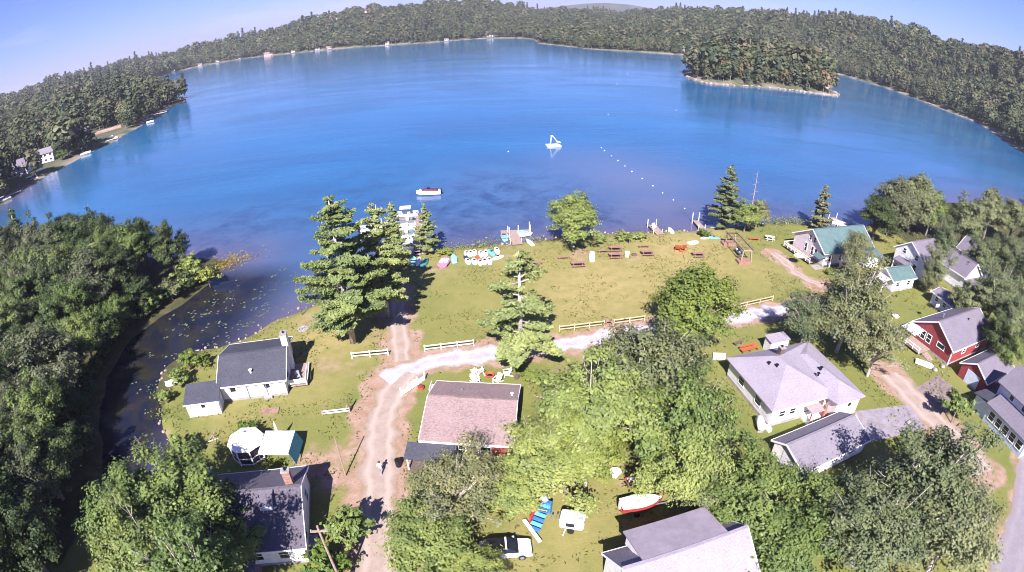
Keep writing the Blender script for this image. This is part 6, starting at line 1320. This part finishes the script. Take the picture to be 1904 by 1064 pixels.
me = bpy.data.meshes.new('lily_pads'); me.from_pydata(V, [], F); me.materials.append(plain('lily_leaf', (.115, .135, .08), .4, .8, .5)); o = link('lily_pads', me); o['kind'] = 'stuff'; o['label'] = 'lily pads scattered over the dark channel'
# tufts that break the mown grass
g = np.random.default_rng(8); q = np.stack([g.uniform(-60, 100, 60000), g.uniform(18, 112, 60000)], 1); sd_q = shore_dist(q)
vis = (sd_q > 1.0) & (np.abs(q[:, 0]) < q[:, 1]*1.15+8) & (q[:, 0] > -46)
for line, w in ((DIRT, 2.4), (GRAVEL, 2.2), (LANE, 1.9), (DRIVE, 2.8), (TRACK, 1.3)): vis &= dist_poly(q, line, False) > w
vis &= wob(q, .35, 41)+wob(q, 1.1, 42)*.6 > .05
q = q[vis]; C = np.concatenate([q, g.uniform(.03, .12, (len(q), 1))], 1); nr = g.normal(size=C.shape)*.7+np.array([0, -.2, .8])
ms = crown_mesh('grass_tufts', sprays(C, nr, .34, g, .5), leaf('tuft_grass', (.165, .170, .055), .5, .4), g); o = link('grass_tufts', ms); o['kind'] = 'stuff'; o['label'] = 'tufts of longer grass in the lawns'
# reeds on the spit and along the beach
def reeds(name, spots, mat, h, n, label):
    C, N_ = [], []
    for px, py, r, k in spots:
        c = at(px, py, -.2)
        q = np.stack([c.x+g.normal(0, r*.5, int(n*k)), c.y+g.normal(0, r*.28, int(n*k)), g.uniform(-.3, h-.3, int(n*k))], 1); C.append(q)
    C = np.concatenate(C); N_ = g.normal(size=C.shape)+np.array([0, 0, .4]); V = sprays(C, N_, .32, g, .4); o = link(name, crown_mesh(name, V, mat, g)); o['kind'] = 'stuff'; o['label'] = label
reeds('reeds', [(440, 481, 5, 1), (430, 488, 3, .6), (412, 497, 3, .6)], LF['reed'], .7, 420, 'yellow reeds on the shallow spit')
reeds('shore_grass', [(890, 459, 5, .8), (915, 456, 5, .8), (860, 463, 4, .7), (1460, 414, 6, 1.3), (1485, 414, 5, 1.2), (1435, 415, 5, 1), (1000, 447, 3, .4), (1215, 431, 4, .4), (1060, 440, 4, .5), (305, 770, 2, .5), (300, 735, 2, .5), (318, 840, 2, .5)], LF['lime'], .8, 300, 'long grass along the beach edge')
# small stones along the channel bank and the wooded island
V, F = [], []
def rock(x, y, z, s):
    k = len(V); 
    for j in range(3):
        for i in range(6): a = i*1.047+g.normal(0, .15); rr = s*(1, .85, .35)[j]*g.uniform(.75, 1.2); V.append((x+rr*math.cos(a), y+rr*math.sin(a), z+(-.3, .3, .62)[j]*s))
    F.extend([(k+j*6+i, k+j*6+(i+1) % 6, k+(j+1)*6+(i+1) % 6, k+(j+1)*6+i) for j in range(2) for i in range(6)]+[tuple(k+12+i for i in range(6))])
for i in range(len(LAKE)):
    a, b_ = LAKE[i], LAKE[(i+1) % len(LAKE)]
    if a[1] < 120 and -60 < a[0] < 80 and i < 40:
        L = np.hypot(*(b_-a))
        for _ in range(int(L*1.1)):
            f = g.uniform(); q = a+(b_-a)*f+g.normal(0, .45, 2); rock(q[0], q[1], WZ+.1, g.uniform(.1, .32))
for i in range(len(ISLAND)):
    a, b_ = ISLAND[i], ISLAND[(i+1) % len(ISLAND)]; L = np.hypot(*(b_-a))
    for _ in range(int(L*.6)):
        f = g.uniform(); q = a+(b_-a)*f+g.normal(0, 1.2, 2); rock(q[0], q[1], WZ+.2, g.uniform(.5, 1.7))
me = bpy.data.meshes.new('shore_stones'); me.from_pydata(V, [], F); me.materials.append(SAND); o = link('shore_stones', me); o['kind'] = 'stuff'; o['label'] = 'stones along the water edge'
